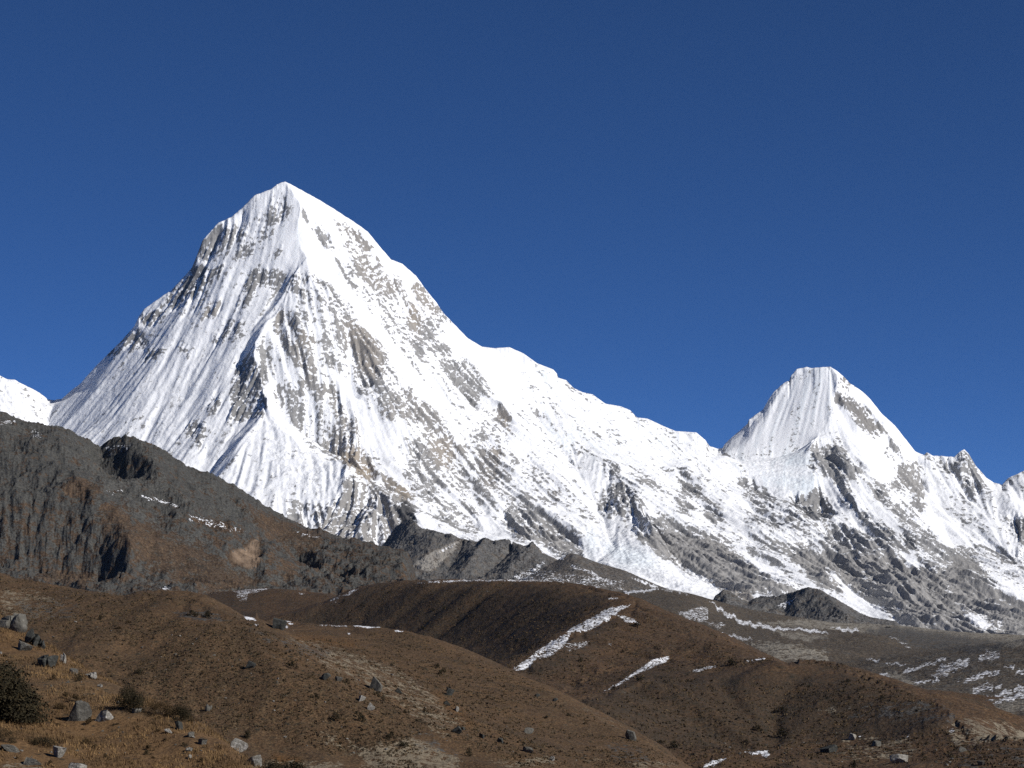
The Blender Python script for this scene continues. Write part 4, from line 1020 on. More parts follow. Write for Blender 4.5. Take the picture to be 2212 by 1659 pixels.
LC = Land([D_LINE,
           C_LINE,
           [(548, 1352, 1000), (590, 1372, 930), (660, 1400, 880), (760, 1450, 830)],
           [(-500, 1500, 640), (0, 1540, 650), (300, 1570, 660), (600, 1610, 660), (800, 1645, 650), (1100, 1690, 630), (1500, 1760, 600)],
           [(1000, 1520, 800), (1200, 1600, 760)],
           ['z', (-600, -62, 430), (1750, -62, 430)], ['z', (-600, -40, 1300), (200, -40, 1300), (1750, -75, 1300)], ['z', (1750, -75, 500), (1750, -75, 1250)]],
          -600, 1750, 1500, 420, 1330, 700, soft=13)
ln = lic(LC.Z[::3, ::3], LC.X[::3, ::3], LC.Y[::3, ::3], LC.us[::3], LC.ys[::3], [fbm(LC.X[::3, ::3], LC.Y[::3, ::3], 16, 3, 131)], 2.5, 16)
LC.lock(LC.Z + .4 * resize(ln[0], *LC.Z.shape) + 1.2 * fbm(LC.X, LC.Y, 60, 3, 132) + .55 * fbm(LC.X, LC.Y, 6, 4, 133, gain=.6), .003, 16, [C_CREST])
MC = masks()
for off, q, w in ((B2, [(15, 935), (100, 950), (115, 970), (50, 968)], .95), (B2, [(110, 945), (165, 950), (150, 962)], .8), (B2, [(295, 966), (395, 976), (300, 984)], .85), (B2, [(325, 986), (375, 993), (340, 1002)], .9), (B2, [(285, 1004), (328, 1008), (322, 1024)], .95), (B2, [(780, 1000), (880, 996), (990, 1018), (880, 1022), (800, 1012)], 1.0),
                  (B2, [(1065, 1038), (1145, 1044), (1080, 1053)], .85), (B2, [(105, 994), (128, 998), (115, 1008)], .9), (B2, [(735, 1055), (765, 1058), (750, 1066)], .9), (B2, [(540, 998), (740, 1004), (740, 1016), (540, 1008)], .45)):
    MC["s"].add(zpoly(*off, K, q), w)
for q, w in (([(0, 1270), (90, 1275), (160, 1310), (100, 1345), (0, 1330)], .44), ([(600, 1372), (660, 1385), (740, 1400), (860, 1440), (940, 1500), (1000, 1560), (960, 1600), (860, 1520), (760, 1470), (660, 1420)], .44), ([(540, 1480), (640, 1560), (740, 1590), (900, 1640), (880, 1690), (700, 1600)], .42),
             ([(800, 1610), (900, 1590), (1000, 1640), (960, 1700), (760, 1680)], .62), ([(1040, 1640), (1100, 1645), (1180, 1630), (1210, 1648), (1280, 1640), (1320, 1636), (1300, 1646), (1100, 1660)], .6), ([(1340, 1648), (1420, 1640), (1480, 1655), (1400, 1665)], .55), ([(560, 1640), (740, 1645), (750, 1665), (560, 1665)], .5), ([(700, 1400), (770, 1425), (850, 1450), (935, 1500), (1015, 1565), (1005, 1568), (925, 1506), (845, 1456), (765, 1432)], .5), ([(612, 1380), (690, 1384), (760, 1394), (690, 1390)], .6), ([(1180, 1488), (1300, 1545), (1400, 1605), (1380, 1600), (1250, 1530)], .45)):
    MC["g"].add(q, w)
for q, w in (([(360, 1325), (400, 1315), (470, 1318), (500, 1345), (420, 1345)], .5), ([(20, 1300), (160, 1290), (180, 1330), (60, 1345)], .36), ([(600, 1375), (720, 1400), (700, 1430), (610, 1410)], .4), ([(520, 1340), (600, 1380), (590, 1400), (540, 1370)], .4), ([(880, 1560), (960, 1590), (1000, 1640), (900, 1620)], .36), ([(1300, 1600), (1380, 1610), (1420, 1650), (1320, 1650)], .36)):
    MC["r"].add(q, w)
for q, w in (([(640, 1370), (780, 1385), (760, 1400), (640, 1385)], .4), ([(940, 1490), (1030, 1560), (1010, 1575), (930, 1510)], .4), ([(590, 1630), (650, 1640), (660, 1670), (600, 1670)], .8)):
    MC["o"].add(q, w)
MC["s"].done(0); MC["g"].done(5); MC["r"].done(5); MC["o"].done(5)
M_NEARHILL = hill_material("brown_grass_hill", 0.36, gravel=((0.24, 0.20, 0.14), (0.15, 0.12, 0.085)), spots=.9)
LC.build("hill", M_NEARHILL, surf_of(MC, LC), label="near rounded hill of brown grass with stones and shrubs")

# --- the near slope at the lower left
N_CREST = [(-700, 1130, 200), (-300, 1220, 180), (0, 1330, 160), (60, 1368, 155), (130, 1410, 150), (200, 1452, 145), (260, 1482, 141), (330, 1512, 137), (400, 1545, 133), (470, 1590, 128), (520, 1628, 122), (560, 1659, 117), (640, 1715, 110), (800, 1830, 103)]
LN = Land([N_CREST,
           [(-700, 1450, 120), (-300, 1520, 118), (0, 1590, 116), (150, 1625, 113), (400, 1690, 108), (600, 1770, 104)],
           ['z', (-700, -7, 80), (-100, -9, 80), (900, -14, 80)], ['z', (-900, -12, 42), (1100, -14, 42)], ['z', (-900, -22, 225), (300, -34, 215), (1100, -40, 180)], ['z', (1000, -20, 60), (1050, -35, 150)]],
          -900, 1100, 900, 40, 230, 640, soft=2.2)
LN.lock(LN.Z + .5 * fbm(LN.X, LN.Y, 14, 3, 141) + .16 * fbm(LN.X, LN.Y, 2.2, 4, 142, gain=.6), .005, 6, [N_CREST])
MN = masks()
for q, w in (([(0, 1650), (80, 1640), (110, 1665), (0, 1670)], .5), ([(550, 1640), (640, 1650), (640, 1680), (540, 1680)], .7)):
    MN["g"].add(q, w)
for q, w in (([(-140, 1320), (60, 1360), (110, 1400), (60, 1420), (-140, 1380)], .5), ([(0, 1500), (560, 1600), (560, 1670), (-140, 1670)], .4), ([(60, 1380), (160, 1430), (120, 1450)], .5)):
    MN["o"].add(q, w)
MN["g"].done(4); MN["o"].done(8)
M_NEAR = hill_material("near_grass", 0.075, grass=((0.165, 0.098, 0.047), (0.095, 0.060, 0.033)), green=(0.115, 0.088, 0.05), spots=.9, orange=(0.20, 0.105, 0.041))
LN.build("hillside", M_NEAR, surf_of(MN, LN), label="near grassy slope at the lower left with boulders and bushes")

# ------------------------------------------------------------------ boulders, shrubs, grass
def put(name, me, label, cat, group=None):
    o = bpy.data.objects.new(name, me)
    COL.objects.link(o)
    if label:
        o["label"] = label
        o["category"] = cat
    if group:
        o["group"] = group
    return o


def rock_material(name, lo, hi, lichen=(0.30, 0.29, 0.26), amount=0.5):
    m, nt, b = new_mat(name)
    k = NB(nt)
    p = k.pos()
    c = k.mix(k.noise(2.2, 5, 0.65, p), lo, hi)
    c = k.mix(k.ramp(k.noise(6.0, 4, 0.7, p), [(0.50, 0.0), (0.62, amount)]), c, lichen)
    c = k.mix(k.ramp(k.noise(4.0, 3, 0.7, p, 0.6), [(0.56, 0.0), (0.70, 0.75)]), c, (0.035, 0.034, 0.03))
    k.l(c, b.inputs["Base Color"])
    k.bump(b, k.noise(5.0, 5, 0.65, p), 0.7, 0.12)
    return m


M_ROCK = rock_material("grey_boulder", (0.065, 0.060, 0.050), (0.15, 0.142, 0.124), (0.23, 0.22, 0.19))
M_PALE = rock_material("pale_boulder", (0.13, 0.12, 0.10), (0.28, 0.262, 0.23), (0.48, 0.46, 0.43), 0.7)
M_DARKROCK = rock_material("dark_boulder", (0.022, 0.023, 0.021), (0.06, 0.06, 0.054), (0.12, 0.12, 0.105), 0.45)


def rock_mesh(name, seed, mat, pieces=1, sub=3):
    """an angular block with broken faces; with more pieces, an outcrop of blocks grown together"""
    rnd = random.Random(seed)
    bm = bmesh.new()
    for i in range(pieces):
        tmp = bmesh.new()
        bmesh.ops.create_icosphere(tmp, subdivisions=sub, radius=0.75)
        planes = []
        for _ in range(9):
            d = Vector((rnd.gauss(0, 1), rnd.gauss(0, 1), rnd.gauss(0, .7))).normalized()
            planes.append((d, rnd.uniform(0.22, 0.50)))
        planes.append((Vector((rnd.gauss(0, .25), rnd.gauss(0, .25), 1)).normalized(), rnd.uniform(.2, .4)))
        off = Vector((seed * 3.1 + i * 7, seed * 1.7, i * 3.0))
        shift = Vector((0, 0, 0)) if pieces == 1 else Vector(((i + .5) / pieces - .5 + rnd.uniform(-.1, .1), rnd.uniform(-.3, .3), rnd.uniform(-.2, .05))) * (0.7 + .12 * pieces)
        size = 1 if pieces == 1 else rnd.uniform(.55, .95)
        for v in tmp.verts:
            c = v.co.copy()
            for d, r in planes:
                e = c.dot(d)
                if e > r:
                    c -= d * (e - r) * 0.97
            n = mnoise.noise(c * 3 + off) * 0.05 + mnoise.noise(c * 7 + off) * 0.035 + mnoise.noise(c * 16 + off) * 0.018
            v.co = c * (1 + n) * size + shift
        m_ = bpy.data.meshes.new("t"); tmp.to_mesh(m_); tmp.free()
        bm.from_mesh(m_); bpy.data.meshes.remove(m_)
    bm.verts.ensure_lookup_table()
    xs = [v.co for v in bm.verts]
    for ax in range(3):
        lo = min(c[ax] for c in xs); hi = max(c[ax] for c in xs)
        for c in xs:
            c[ax] = (c[ax] - lo) / (hi - lo) - (0.5 if ax < 2 else 0.0)
    me = bpy.data.meshes.new(name)
    bm.to_mesh(me); bm.free()
    me.materials.append(mat)
    for p in me.polygons:
        p.use_smooth = False
    return me


ROCKS = {c: [rock_mesh("boulder", 10 * i + j, m, 1 + (j % 4 == 3)) for j in range(8)] for i, (c, m) in enumerate((("g", M_ROCK), ("p", M_PALE), ("d", M_DARKROCK)))}


def leaf_material(name, a, b_, c_):
    m, nt, b = new_mat(name)
    k = NB(nt)
    p = k.pos()
    c = k.mix(k.noise(3.0, 3, 0.6, p), a, b_)
    c = k.mix(k.ramp(k.noise(14.0, 2, 0.6, p), [(0.52, 0.0), (0.7, 0.7)]), c, c_)
    k.l(c, b.inputs["Base Color"])
    return m


M_LEAF = leaf_material("juniper_leaves", (0.016, 0.014, 0.008), (0.036, 0.029, 0.015), (0.065, 0.045, 0.02))
M_LEAFB = leaf_material("brown_heath_leaves", (0.036, 0.026, 0.013), (0.07, 0.044, 0.02), (0.11, 0.067, 0.027))
M_STEM = new_mat("bark")[0]
M_STEM.node_tree.nodes["Principled BSDF"].inputs["Base Color"].default_value = (0.06, 0.045, 0.03, 1)


def shrub_mesh(name, seed, mat, n, leaf, lumps=7):
    """a low dome of small leaves, uneven and gappy; unit size, foot at z = 0"""
    rs = np.random.RandomState(seed)
    cen = np.stack([rs.uniform(-.36, .36, lumps), rs.uniform(-.36, .36, lumps), rs.uniform(.16, .55, lumps)], 1)
    cen[:, 2] = (.12 + .48 * np.sqrt(np.clip(1 - 7.0 * (cen[:, 0] ** 2 + cen[:, 1] ** 2), 0, 1))) * rs.uniform(.65, 1.05, lumps)
    rad = rs.uniform(.16, .30, lumps)
    k = rs.randint(0, lumps, n)
    d = rs.normal(size=(n, 3)); d /= np.linalg.norm(d, axis=1)[:, None]
    r = rad[k] * rs.uniform(.55, 1.12, n) ** 0.7
    p = cen[k] + d * r[:, None]
    p[:, 2] = np.abs(p[:, 2])
    nrm = d + rs.normal(size=(n, 3)) * .55
    nrm /= np.linalg.norm(nrm, axis=1)[:, None]
    t = np.cross(nrm, rs.normal(size=(n, 3))); t /= np.linalg.norm(t, axis=1)[:, None] + 1e-9
    s = np.cross(nrm, t)
    L = leaf * rs.uniform(.6, 1.5, n)[:, None]
    q = np.stack([p - t * L, p + s * L * .45, p + t * L, p - s * L * .45], 1).reshape(-1, 3)
    me = bpy.data.meshes.new(name)
    me.from_pydata(q.tolist(), [], np.arange(4 * n).reshape(n, 4).tolist())
    me.materials.append(mat)
    return me


def stem_mesh(seed, cnt=9):
    rnd = random.Random(seed)
    bm = bmesh.new()
    for _ in range(cnt):
        a = rnd.uniform(0, 6.28); l = rnd.uniform(.25, .5)
        d = Vector((math.cos(a) * .35, math.sin(a) * .35, .62)).normalized()
        o = Vector((math.cos(a), math.sin(a), 0)) * .06
        e = d.cross(Vector((0, 0, 1))).normalized(); f = d.cross(e)
        rings = []
        for t, r in ((-.1, .016), (.5, .011), (1, .004)):
            c = o + d * (l * t) + Vector((rnd.uniform(-.02, .02), rnd.uniform(-.02, .02), 0))
            rings.append([bm.verts.new(c + (e * math.cos(w) + f * math.sin(w)) * r) for w in (0, 1.26, 2.51, 3.77, 5.03)])
        for A, B in zip(rings, rings[1:]):
            for i in range(5):
                bm.faces.new((A[i], A[(i + 1) % 5], B[(i + 1) % 5], B[i]))
    me = bpy.data.meshes.new("stem"); bm.to_mesh(me); bm.free()
    me.materials.append(M_STEM)
    return me


SMALL = [shrub_mesh("foliage", 40 + i, M_LEAF, 420, .055, 6) for i in range(5)] + [shrub_mesh("foliage", 50 + i, M_LEAFB, 420, .055, 6) for i in range(2)]


def place(o, L, u, vb, w, h, depth=None, sink=0.15, rz=0.0, tilt=0.0):
    """w, h in picture units at the place where the ground carries the thing; the foot is at (u, vb)"""
    p = L.hit(u, vb)
    k = p.y / F
    W, H = w * k, h * k
    dpt = W * 0.85 if depth is None else depth * k
    o.location = (p.x, p.y + dpt * 0.3, L.z_at(p.x, p.y + dpt * 0.3) - H * sink)
    o.scale = (W, dpt, H * (1 + sink))
    o.rotation_euler = (0, tilt, rz)
    return o


RN = random.Random(5)


def rock(L, box, tone, label, sink=.6, tilt=0.0, seed=None, pieces=1, group=None, name="boulder", cat="boulder"):
    u0, v0, u1, v1 = box
    me = ROCKS[tone][RN.randrange(8)] if seed is None else rock_mesh("boulder", seed, {"g": M_ROCK, "p": M_PALE, "d": M_DARKROCK}[tone], pieces, sub=4)
    return place(put(name, me, label, cat, group), L, (u0 + u1) / 2, v1, (u1 - u0) * .88, (v1 - v0) * .74, sink=sink, rz=RN.uniform(-.35, .35), tilt=tilt)


def shrub(L, box, label, group=None, big=0, brown=False):
    u0, v0, u1, v1 = box
    if big:
        o = put("shrub", None, label, "shrub", group)
        f = put("foliage", shrub_mesh("foliage", 900 + int(u0 + v0), M_LEAFB if brown else M_LEAF, big * 2, .018, 16), None, None); f.parent = o
        s = put("stem", stem_mesh(int(u0) + 5), None, None); s.parent = o
    else:
        o = put("shrub", SMALL[5 + RN.randrange(2)] if brown else SMALL[RN.randrange(5)], label, "shrub", group)
    return place(o, L, (u0 + u1) / 2, v1, (u1 - u0) * 1.12, (v1 - v0) * 1.12, sink=.08, rz=RN.uniform(0, 6.28))


# the near slope
shrub(LN, (-150, 1404, 50, 1556), "big dark dome shrub cut by the left edge of the picture", big=9000)
shrub(LN, (237, 1478, 314, 1537), "round dark juniper bush standing alone on the near slope crest", big=3600)
shrub(LN, (312, 1508, 372, 1546), "low spreading bush right against the round juniper bush", big=2200, brown=True)
shrub(LN, (352, 1512, 412, 1556), "low dark bush at the tail of the spreading bush", big=2200)
shrub(LN, (556, 1604, 676, 1690), "dark ragged bush at the bottom edge beside a pale rock", big=4200)
shrub(LN, (56, 1588, 118, 1614), "flat dark bush above the pale speckled boulder", big=1800)
shrub(LN, (-12, 1572, 30, 1606), "small dark bush touching the left edge below the dome shrub", big=1400)
shrub(LN, (364, 1544, 386, 1562), "tiny dark bush perched on a dark grey rock", big=900)
rock(LN, (-20, 1312, 62, 1360), "g", "speckled pale outcrop at the top left of the near slope", seed=301, pieces=6)
rock(LN, (34, 1350, 90, 1390), "d", "black lichen covered outcrop below the speckled outcrop", seed=302, tilt=.5, pieces=5)
rock(LN, (22, 1380, 60, 1404), "g", "narrow grey rock strip under the black outcrop", tilt=.5)
rock(LN, (66, 1400, 116, 1440), "d", "dark grey rounded boulder beside the standing pale rock", seed=303, tilt=.3, pieces=3)
rock(LN, (128, 1400, 143, 1431), "p", "thin pale rock standing upright on the slope crest")
rock(LN, (148, 1439, 170, 1456), "g", "small speckled rock below the standing pale rock")
rock(LN, (183, 1447, 210, 1466), "p", "pale broken rock clump on the near slope crest", seed=305, pieces=5)
rock(LN, (208, 1475, 222, 1484), "p", "flat little pale rock above the round juniper bush")
t = rock(LN, (141, 1500, 193, 1556), "g", "large cracked grey boulder with dark hollow on the near slope", seed=346, tilt=.25)
rock(LN, (190, 1522, 227, 1562), "p", "leaning pale slab split off the large cracked boulder", seed=307, tilt=.6)
rock(LN, (277, 1527, 306, 1541), "p", "pale stones at the foot of the round juniper bush")
rock(LN, (248, 1512, 258, 1520), "p", "tiny white stone left of the round juniper bush")
rock(LN, (374, 1551, 398, 1577), "d", "dark grey rock carrying the tiny bush", seed=308)
rock(LN, (355, 1571, 375, 1584), "p", "pale speckled stone below the dark grey rock")
rock(LN, (402, 1578, 421, 1592), "g", "upper one of two bluish grey rocks", seed=309)
rock(LN, (419, 1588, 443, 1608), "g", "lower one of two bluish grey rocks", seed=310, tilt=.4)
rock(LN, (398, 1612, 417, 1623), "p", "flat pale rock alone in the grass above the thin pale splinter")
rock(LN, (398, 1626, 411, 1640), "p", "thin pale splinter of rock lying in the grass", tilt=.6)
rock(LN, (107, 1604, 145, 1637), "p", "pale speckled boulder under the flat dark bush", seed=311)
rock(LN, (142, 1642, 190, 1668), "p", "white boulder cut by the bottom edge of the picture", seed=312)
rock(LN, (-10, 1606, 46, 1623), "g", "flat greenish slab at the lower left edge", seed=313, tilt=.12)
rock(LN, (46, 1637, 92, 1652), "g", "flat grey slab left of the white boulder", seed=314, tilt=.2)
rock(LN, (515, 1608, 556, 1648), "p", "bright pale slab at the foot of the near slope edge", seed=315, tilt=.75)
rock(LN, (480, 1580, 518, 1612), "p", "thin pale ledge running up from the bright slab", seed=316, tilt=.7)
rock(LN, (646, 1612, 668, 1630), "g", "pale rock behind the ragged bottom bush")

# the near hill
for b, tone, lab, sd in (
        ((575, 1330, 613, 1358), "d", "big dark boulder between snow patches on the hill shoulder", 320), ((526, 1424, 548, 1444), "d", "dark grey rock leaning on the hill left of the gravel", 0), ((687, 1447, 710, 1468), "d", "dark rock with pale top edge below the gravel strip", 0),
        ((717, 1456, 736, 1470), "g", "grey rock next to a dark shrub in the hill centre", 0), ((790, 1454, 820, 1489), "g", "large grey lichen rock in the middle of the hill", 321), ((769, 1499, 787, 1515), "p", "greenish pale boulder above a paler one", 322), ((788, 1513, 806, 1533), "p", "pale upright boulder below the greenish one", 323),
        ((847, 1482, 868, 1496), "d", "rock with black hollow beside a sandy streak", 0), ((955, 1482, 978, 1501), "d", "dark rounded rock on the right hill flank", 324), ((978, 1522, 989, 1536), "p", "small pale upright rock on the right hill flank", 0), ((952, 1510, 973, 1522), "d", "low dark rock left of the small pale upright rock", 0),
        ((971, 1562, 994, 1583), "d", "black leaning boulder on the lower hill flank", 325), ((993, 1567, 1003, 1576), "d", "small dark rock touching the black leaning boulder", 0), ((1123, 1564, 1149, 1583), "g", "grey rock with dark shadowed left side on the lower hill", 326), ((1123, 1609, 1153, 1625), "g", "flat grey rock near the path at the hill foot", 327),
        ((1342, 1572, 1372, 1597), "g", "large grey boulder on the right edge of the near hill", 328), ((1190, 1503, 1203, 1515), "d", "dark rock just under the right hill edge", 0), ((1151, 1494, 1165, 1505), "d", "dark flat rock high on the right hill flank", 0), ((1030, 1583, 1046, 1594), "d", "small dark rock low on the hill", 0),
        ((1069, 1590, 1086, 1604), "d", "dark low rock right of the small dark rock", 0), ((1183, 1628, 1196, 1642), "p", "small white rock beside the path", 0), ((436, 1517, 454, 1536), "g", "grey rock on the hill behind the low dark bush", 0)):
    rock(LC, b, tone, lab, seed=sd or None, tilt=.35)
for b, lab in (((616, 1424, 642, 1444), "greenish shrub on the gravelly upper hill"), ((738, 1461, 754, 1477), "dark shrub right of the grey rock in the hill centre"), ((804, 1488, 822, 1504), "dark shrub under the large lichen rock"), ((818, 1500, 832, 1515), "dark shrub at the end of the row below the lichen rock"),
               ((670, 1494, 689, 1510), "grey green shrub alone on the hill left of the pale boulders"), ((710, 1541, 736, 1559), "dark low shrub below the grey green shrub"), ((525, 1576, 550, 1597), "grey shrub on the hill above the ragged bottom bush"), ((773, 1536, 789, 1561), "tall dark shrub below the pale upright boulder"),
               ((932, 1428, 950, 1444), "upper shrub of the dark pair high on the hill"), ((946, 1440, 964, 1458), "lower shrub of the dark pair high on the hill"), ((912, 1522, 926, 1541), "dark upright shrub left of the small pale upright rock"), ((997, 1614, 1020, 1634), "dark shrub just above the path"),
               ((831, 1574, 854, 1597), "dark shrub above the sandy bare patch"), ((857, 1597, 884, 1616), "spreading shrub right of the sandy bare patch"), ((842, 1431, 851, 1440), "small round dark shrub near the hill skyline"), ((1173, 1545, 1186, 1554), "small dark shrub under the right hill edge"),
               ((210, 1328, 226, 1340), "round black shrub on the left hill top"), ((436, 1318, 462, 1336), "dark shrub thicket on the rounded hill top, right half"), ((404, 1314, 432, 1332), "dark shrub thicket on the rounded hill top, left half"), ((288, 1443, 314, 1456), "dark flat shrub on the hill behind the near slope crest")):
    shrub(LC, b, lab)
# the middle hills
for b, lab in (((1566, 1422, 1592, 1440), "black shrub standing on the skyline of the right brown hill"), ((1672, 1524, 1700, 1540), "largest black shrub on the face of the right brown hill"), ((1376, 1456, 1392, 1472), "dark shrub under the shorter snow line"), ((1361, 1344, 1386, 1355), "dark shrub below the top of the long snow line"),
               ((1248, 1419, 1263, 1430), "dark shrub in the gully between the two snow lines"), ((1627, 1566, 1647, 1580), "dark shrub low on the right brown hill"), ((1676, 1572, 1704, 1593), "broad grey shrub at the foot of the right brown hill"), ((1823, 1464, 1841, 1473), "small dark shrub near the right hill crest"),
               ((1836, 1638, 1853, 1662), "upright dark shrub at the bottom edge near the large pale boulder"), ((1421, 1597, 1436, 1608), "dark shrub in the fold behind the near hill"), ((1440, 1600, 1468, 1618), "dark shrub thicket in the fold behind the near hill"), ((1900, 1500, 1916, 1510), "dark shrub on the right shoulder of the right brown hill")):
    shrub(LA, b, lab)
for b, tone, lab, sd in (((1832, 1580, 1852, 1599), "p", "boulder with one white face low on the right brown hill", 330), ((1920, 1622, 1966, 1648), "p", "large pale square boulder near the lower right", 331), ((1768, 1603, 1812, 1626), "d", "dark stone heap at the foot of the right brown hill", 332), ((1880, 1596, 1906, 1612), "g", "grey boulder among stones at the lower right", 333),
                         ((2070, 1608, 2090, 1624), "g", "grey stone on the bare strip at the lower right", 334), ((2110, 1640, 2130, 1655), "g", "grey stone near the bottom right corner", 335)):
    rock(LA, b, tone, lab, seed=sd)

# the many small ones: each on its own, told apart by nothing
def scatter(L, n, region, smin, smax, kind, label, group, tones="gp", brown=.2):
    poly = Mask(0.25); poly.add(region, 1.0)
    x = [p[0] for p in region]; y = [p[1] for p in region]
    done = 0
    while done < n:
        u, v = RN.uniform(min(x), max(x)), RN.uniform(min(y), max(y))
        if poly.at(np.array([u]), np.array([v]))[0] < .5:
            continue
        q = L.hit(u, v)
        if abs(HZ - F * q.z / q.y - v) > 2.5:
            continue                                   # behind the crest
        s = smin + (smax - smin) * RN.random() ** 2.2
        if kind == 'shrub':
            shrub(L, (u - s / 2, v - s * RN.uniform(.45, .8), u + s / 2, v), label, group, brown=RN.random() < brown)
        else:
            rock(L, (u - s / 2, v - s * RN.uniform(.4, .8), u + s / 2, v), RN.choice(tones), label, group=group, name="stone", cat="stone")
        done += 1


scatter(LA, 62, [(700, 1300), (860, 1262), (1200, 1264), (1330, 1290), (1230, 1350), (1110, 1430), (1000, 1396), (860, 1352), (700, 1345)], 4, 11, 'shrub', "small dark shrub dotting the shaded brown hollow", "shrubs dotting the shaded hollow", brown=0)
scatter(LA, 45, [(1250, 1400), (1380, 1330), (1640, 1430), (1900, 1475), (2060, 1560), (1900, 1600), (1480, 1600), (1330, 1540), (1150, 1450)], 4, 11, 'shrub', "small dark shrub scattered on the spurs of the middle hills", "shrubs on the middle hills", brown=.2)
scatter(LC, 75, [(0, 1290), (300, 1300), (480, 1330), (620, 1410), (880, 1400), (1180, 1500), (1420, 1630), (700, 1650), (430, 1540), (140, 1400)], 4, 13, 'shrub', "small shrub tuft scattered over the near brown hill", "shrub tufts on the near hill", brown=.35)
scatter(LC, 110, [(0, 1280), (160, 1290), (180, 1340), (480, 1380), (600, 1375), (780, 1410), (960, 1540), (1320, 1600), (1400, 1650), (700, 1650), (500, 1560), (120, 1390)], 2.5, 8, 'stone', "small stone lying in the grass of the near hill", "stones on the near hill")
scatter(LA, 90, [(1560, 1600), (1800, 1580), (2050, 1580), (2200, 1600), (2200, 1655), (1520, 1655)], 2.5, 9, 'stone', "small stone strewn over the ground at the lower right", "stones at the lower right", "ggpd")
scatter(LA, 25, [(1560, 1590), (2200, 1590), (2200, 1655), (1560, 1655)], 6, 16, 'shrub', "small shrub growing between the stones at the lower right", "shrubs at the lower right", brown=.3)
scatter(LN, 75, [(0, 1390), (130, 1440), (330, 1540), (480, 1620), (540, 1655), (0, 1655)], 3, 9, 'stone', "small stone lying in the golden grass of the near slope", "stones on the near slope", "ggp")
scatter(LN, 44, [(0, 1400), (130, 1440), (330, 1540), (480, 1620), (540, 1655), (0, 1655)], 9, 30, 'shrub', "low brown scrub clump hugging the near slope", "scrub clumps on the near slope", brown=.65)

# golden grass of the near slope: nobody could count it
rs = np.random.RandomState(3)
n = 26000
u = rs.uniform(-160, 760, n); Yr = rs.uniform(84, 168, n)
x = (u - CX) / F * Yr
z = np.array([LN.z_at(a, b) for a, b in zip(x, Yr)])
dens = fbm(x, Yr, 5.0, 3, 151)
keep_ = dens > -0.12
x, Yr, z, dens = x[keep_], Yr[keep_], z[keep_], dens[keep_]
vs, fs = [], []
n = len(x)
for b in range(4):
    a = rs.uniform(0, 6.28, n); h = rs.uniform(.10, .26, n) * (0.7 + dens); w = rs.uniform(.012, .03, n); ln_ = rs.uniform(.03, .16, n)
    ox = rs.normal(0, .09, n); oy = rs.normal(0, .09, n)
    p0 = np.stack([x + ox - np.sin(a) * w, Yr + oy + np.cos(a) * w, z - .03], 1)
    p1 = np.stack([x + ox + np.sin(a) * w, Yr + oy - np.cos(a) * w, z - .03], 1)
    p2 = np.stack([x + ox + np.cos(a) * ln_, Yr + oy + np.sin(a) * ln_, z + np.maximum(h, .06)], 1)
    vs.append(np.stack([p0, p1, p2], 1).reshape(-1, 3))
V = np.concatenate(vs)
me = bpy.data.meshes.new("grass")
me.vertices.add(len(V)); me.vertices.foreach_set("co", V.astype(np.float32).ravel())
me.loops.add(len(V)); me.loops.foreach_set("vertex_index", np.arange(len(V), dtype=np.int32))
me.polygons.add(len(V) // 3); me.polygons.foreach_set("loop_start", np.arange(0, len(V), 3, dtype=np.int32)); me.polygons.foreach_set("loop_total", np.full(len(V) // 3, 3, np.int32))
me.update(calc_edges=True)
gm, gnt, gb = new_mat("dry_grass")
gk = NB(gnt)
gp = gk.pos()
gk.l(gk.mix(gk.ramp(gk.noise(.35, 4, .65, gp), [(.4, 0.0), (.62, 1.0)]), (0.07, 0.045, 0.024), gk.mix(gk.noise(3.0, 2, .6, gp), (0.14, 0.083, 0.038), (0.34, 0.215, 0.095))), gb.inputs["Base Color"])
me.materials.append(gm)
o = put("grass", me, "dry golden grass covering the near slope", "grass")
o["kind"] = "stuff"

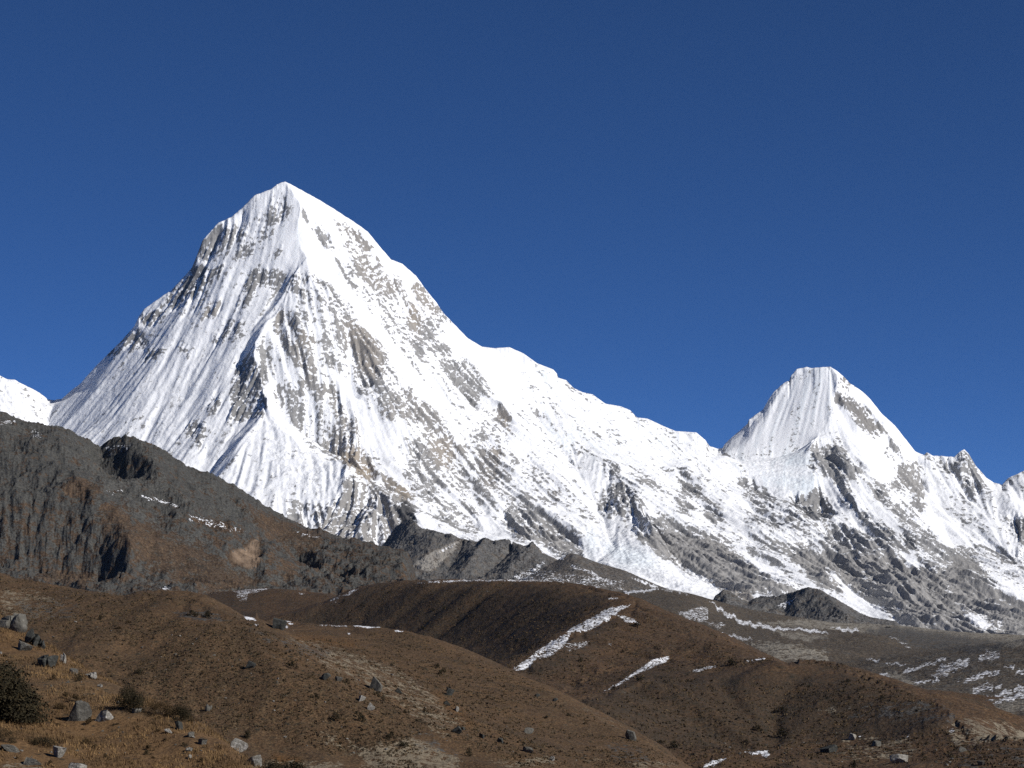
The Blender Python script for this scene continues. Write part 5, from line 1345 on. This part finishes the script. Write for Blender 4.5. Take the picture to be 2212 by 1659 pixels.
# low scrub and tussocks: ground cover nobody could count
def scrub(L, n, region, smin, smax, seed, label):
    rs = np.random.RandomState(seed)
    M_ = Mask(0.25); M_.add(region, 1.0)
    x = [p[0] for p in region]; y = [p[1] for p in region]
    V = L.v(); vis = np.minimum.accumulate(np.vstack([np.full((1, V.shape[1]), 9e9), V[:-1]]), 0)
    ok = (V < vis) & (M_.at(L.U, V) > .5)
    # even cover over the picture as well as over the ground
    wgt = np.where(ok, (vis - V), 0.0).clip(0, 3) * (fbm(L.X, L.Y, 28 * smax * 2, 4, seed) > -.15)
    c = np.cumsum(wgt.ravel()); k = np.searchsorted(c, rs.uniform(0, c[-1], n))
    j, i = np.unravel_index(k, V.shape)
    dx = (L.us[1] - L.us[0]); dy = L.ys[1] - L.ys[0]
    Y = L.Y[j, i] + rs.uniform(-.5, .5, n) * dy
    X = (L.U[j, i] + rs.uniform(-.5, .5, n) * dx - CX) / F * Y
    Z = np.array([L.z_at(a, b) for a, b in zip(X, Y)])
    S = (smin + (smax - smin) * rs.uniform(0, 1, n) ** 2.5)
    out = []
    for b in range(5):
        a = rs.uniform(0, 6.28, n); hgt = S * rs.uniform(.45, .9, n); w = S * rs.uniform(.3, .6, n)
        ox, oy = rs.normal(0, .4, n) * S, rs.normal(0, .4, n) * S
        p0 = np.stack([X + ox - np.cos(a) * w, Y + oy - np.sin(a) * w, Z - .1 * S], 1)
        p1 = np.stack([X + ox + np.cos(a) * w, Y + oy + np.sin(a) * w, Z - .1 * S], 1)
        p2 = np.stack([X + ox + np.cos(a + 1.2) * w * .5, Y + oy + np.sin(a + 1.2) * w * .5, Z + hgt], 1)
        out.append(np.stack([p0, p1, p2], 1).reshape(-1, 3))
    P = np.concatenate(out)
    me = bpy.data.meshes.new("scrub")
    m = len(P)
    me.vertices.add(m); me.vertices.foreach_set("co", P.astype(np.float32).ravel())
    me.loops.add(m); me.loops.foreach_set("vertex_index", np.arange(m, dtype=np.int32))
    me.polygons.add(m // 3); me.polygons.foreach_set("loop_start", np.arange(0, m, 3, dtype=np.int32)); me.polygons.foreach_set("loop_total", np.full(m // 3, 3, np.int32))
    me.update(calc_edges=True)
    mt, nt, bb = new_mat("scrub_leaves")
    kk = NB(nt)
    pp = kk.pos()
    col = kk.mix(kk.ramp(kk.noise(.9 / smax, 2, .6, pp), [(.42, 0.0), (.58, 1.0)]), (0.042, 0.032, 0.021), kk.mix(kk.ramp(kk.noise(.05 / smax, 3, .6, pp), [(.4, 0.0), (.6, 1.0)]), (0.085, 0.062, 0.034), (0.13, 0.085, 0.042)))
    kk.l(col, bb.inputs["Base Color"])
    me.materials.append(mt)
    o = put("scrub", me, label, "scrub")
    o["kind"] = "stuff"


scrub(LC, 15000, [(-130, 1230), (300, 1275), (440, 1280), (520, 1330), (620, 1385), (860, 1362), (1110, 1450), (1480, 1655), (560, 1665), (440, 1560), (130, 1410), (-130, 1330)], .22, .75, 61, "low dry tussocks covering the near brown hill")
scrub(LA, 9000, [(640, 1340), (860, 1256), (1220, 1258), (1400, 1300), (1640, 1415), (1800, 1425), (2080, 1545), (2212, 1600), (2212, 1665), (1490, 1665), (1100, 1440), (870, 1360)], .5, 1.5, 62, "low dark heath covering the middle hills")

# ------------------------------------------------------------------ the air
hz_mat = bpy.data.materials.new("thin_air")
hz_mat.use_nodes = True
hn = hz_mat.node_tree
hn.nodes.remove(hn.nodes["Principled BSDF"])
vol = hn.nodes.new("ShaderNodeVolumePrincipled")
vol.inputs["Color"].default_value = (0.42, 0.66, 1.0, 1)
vol.inputs["Density"].default_value = 3.2e-6
vol.inputs["Anisotropy"].default_value = 0.2
hn.links.new(vol.outputs[0], hn.nodes["Material Output"].inputs["Volume"])
bm = bmesh.new()
bmesh.ops.create_cube(bm, size=1.0)
for v_ in bm.verts:
    v_.co = Vector((v_.co.x * 61000, v_.co.y * 50000 + 20600, -203 if v_.co.z < 0 else 2600))
me = bpy.data.meshes.new("haze"); bm.to_mesh(me); bm.free()
me.materials.append(hz_mat)
haze = bpy.data.objects.new("haze", me); COL.objects.link(haze)
haze["kind"] = "stuff"
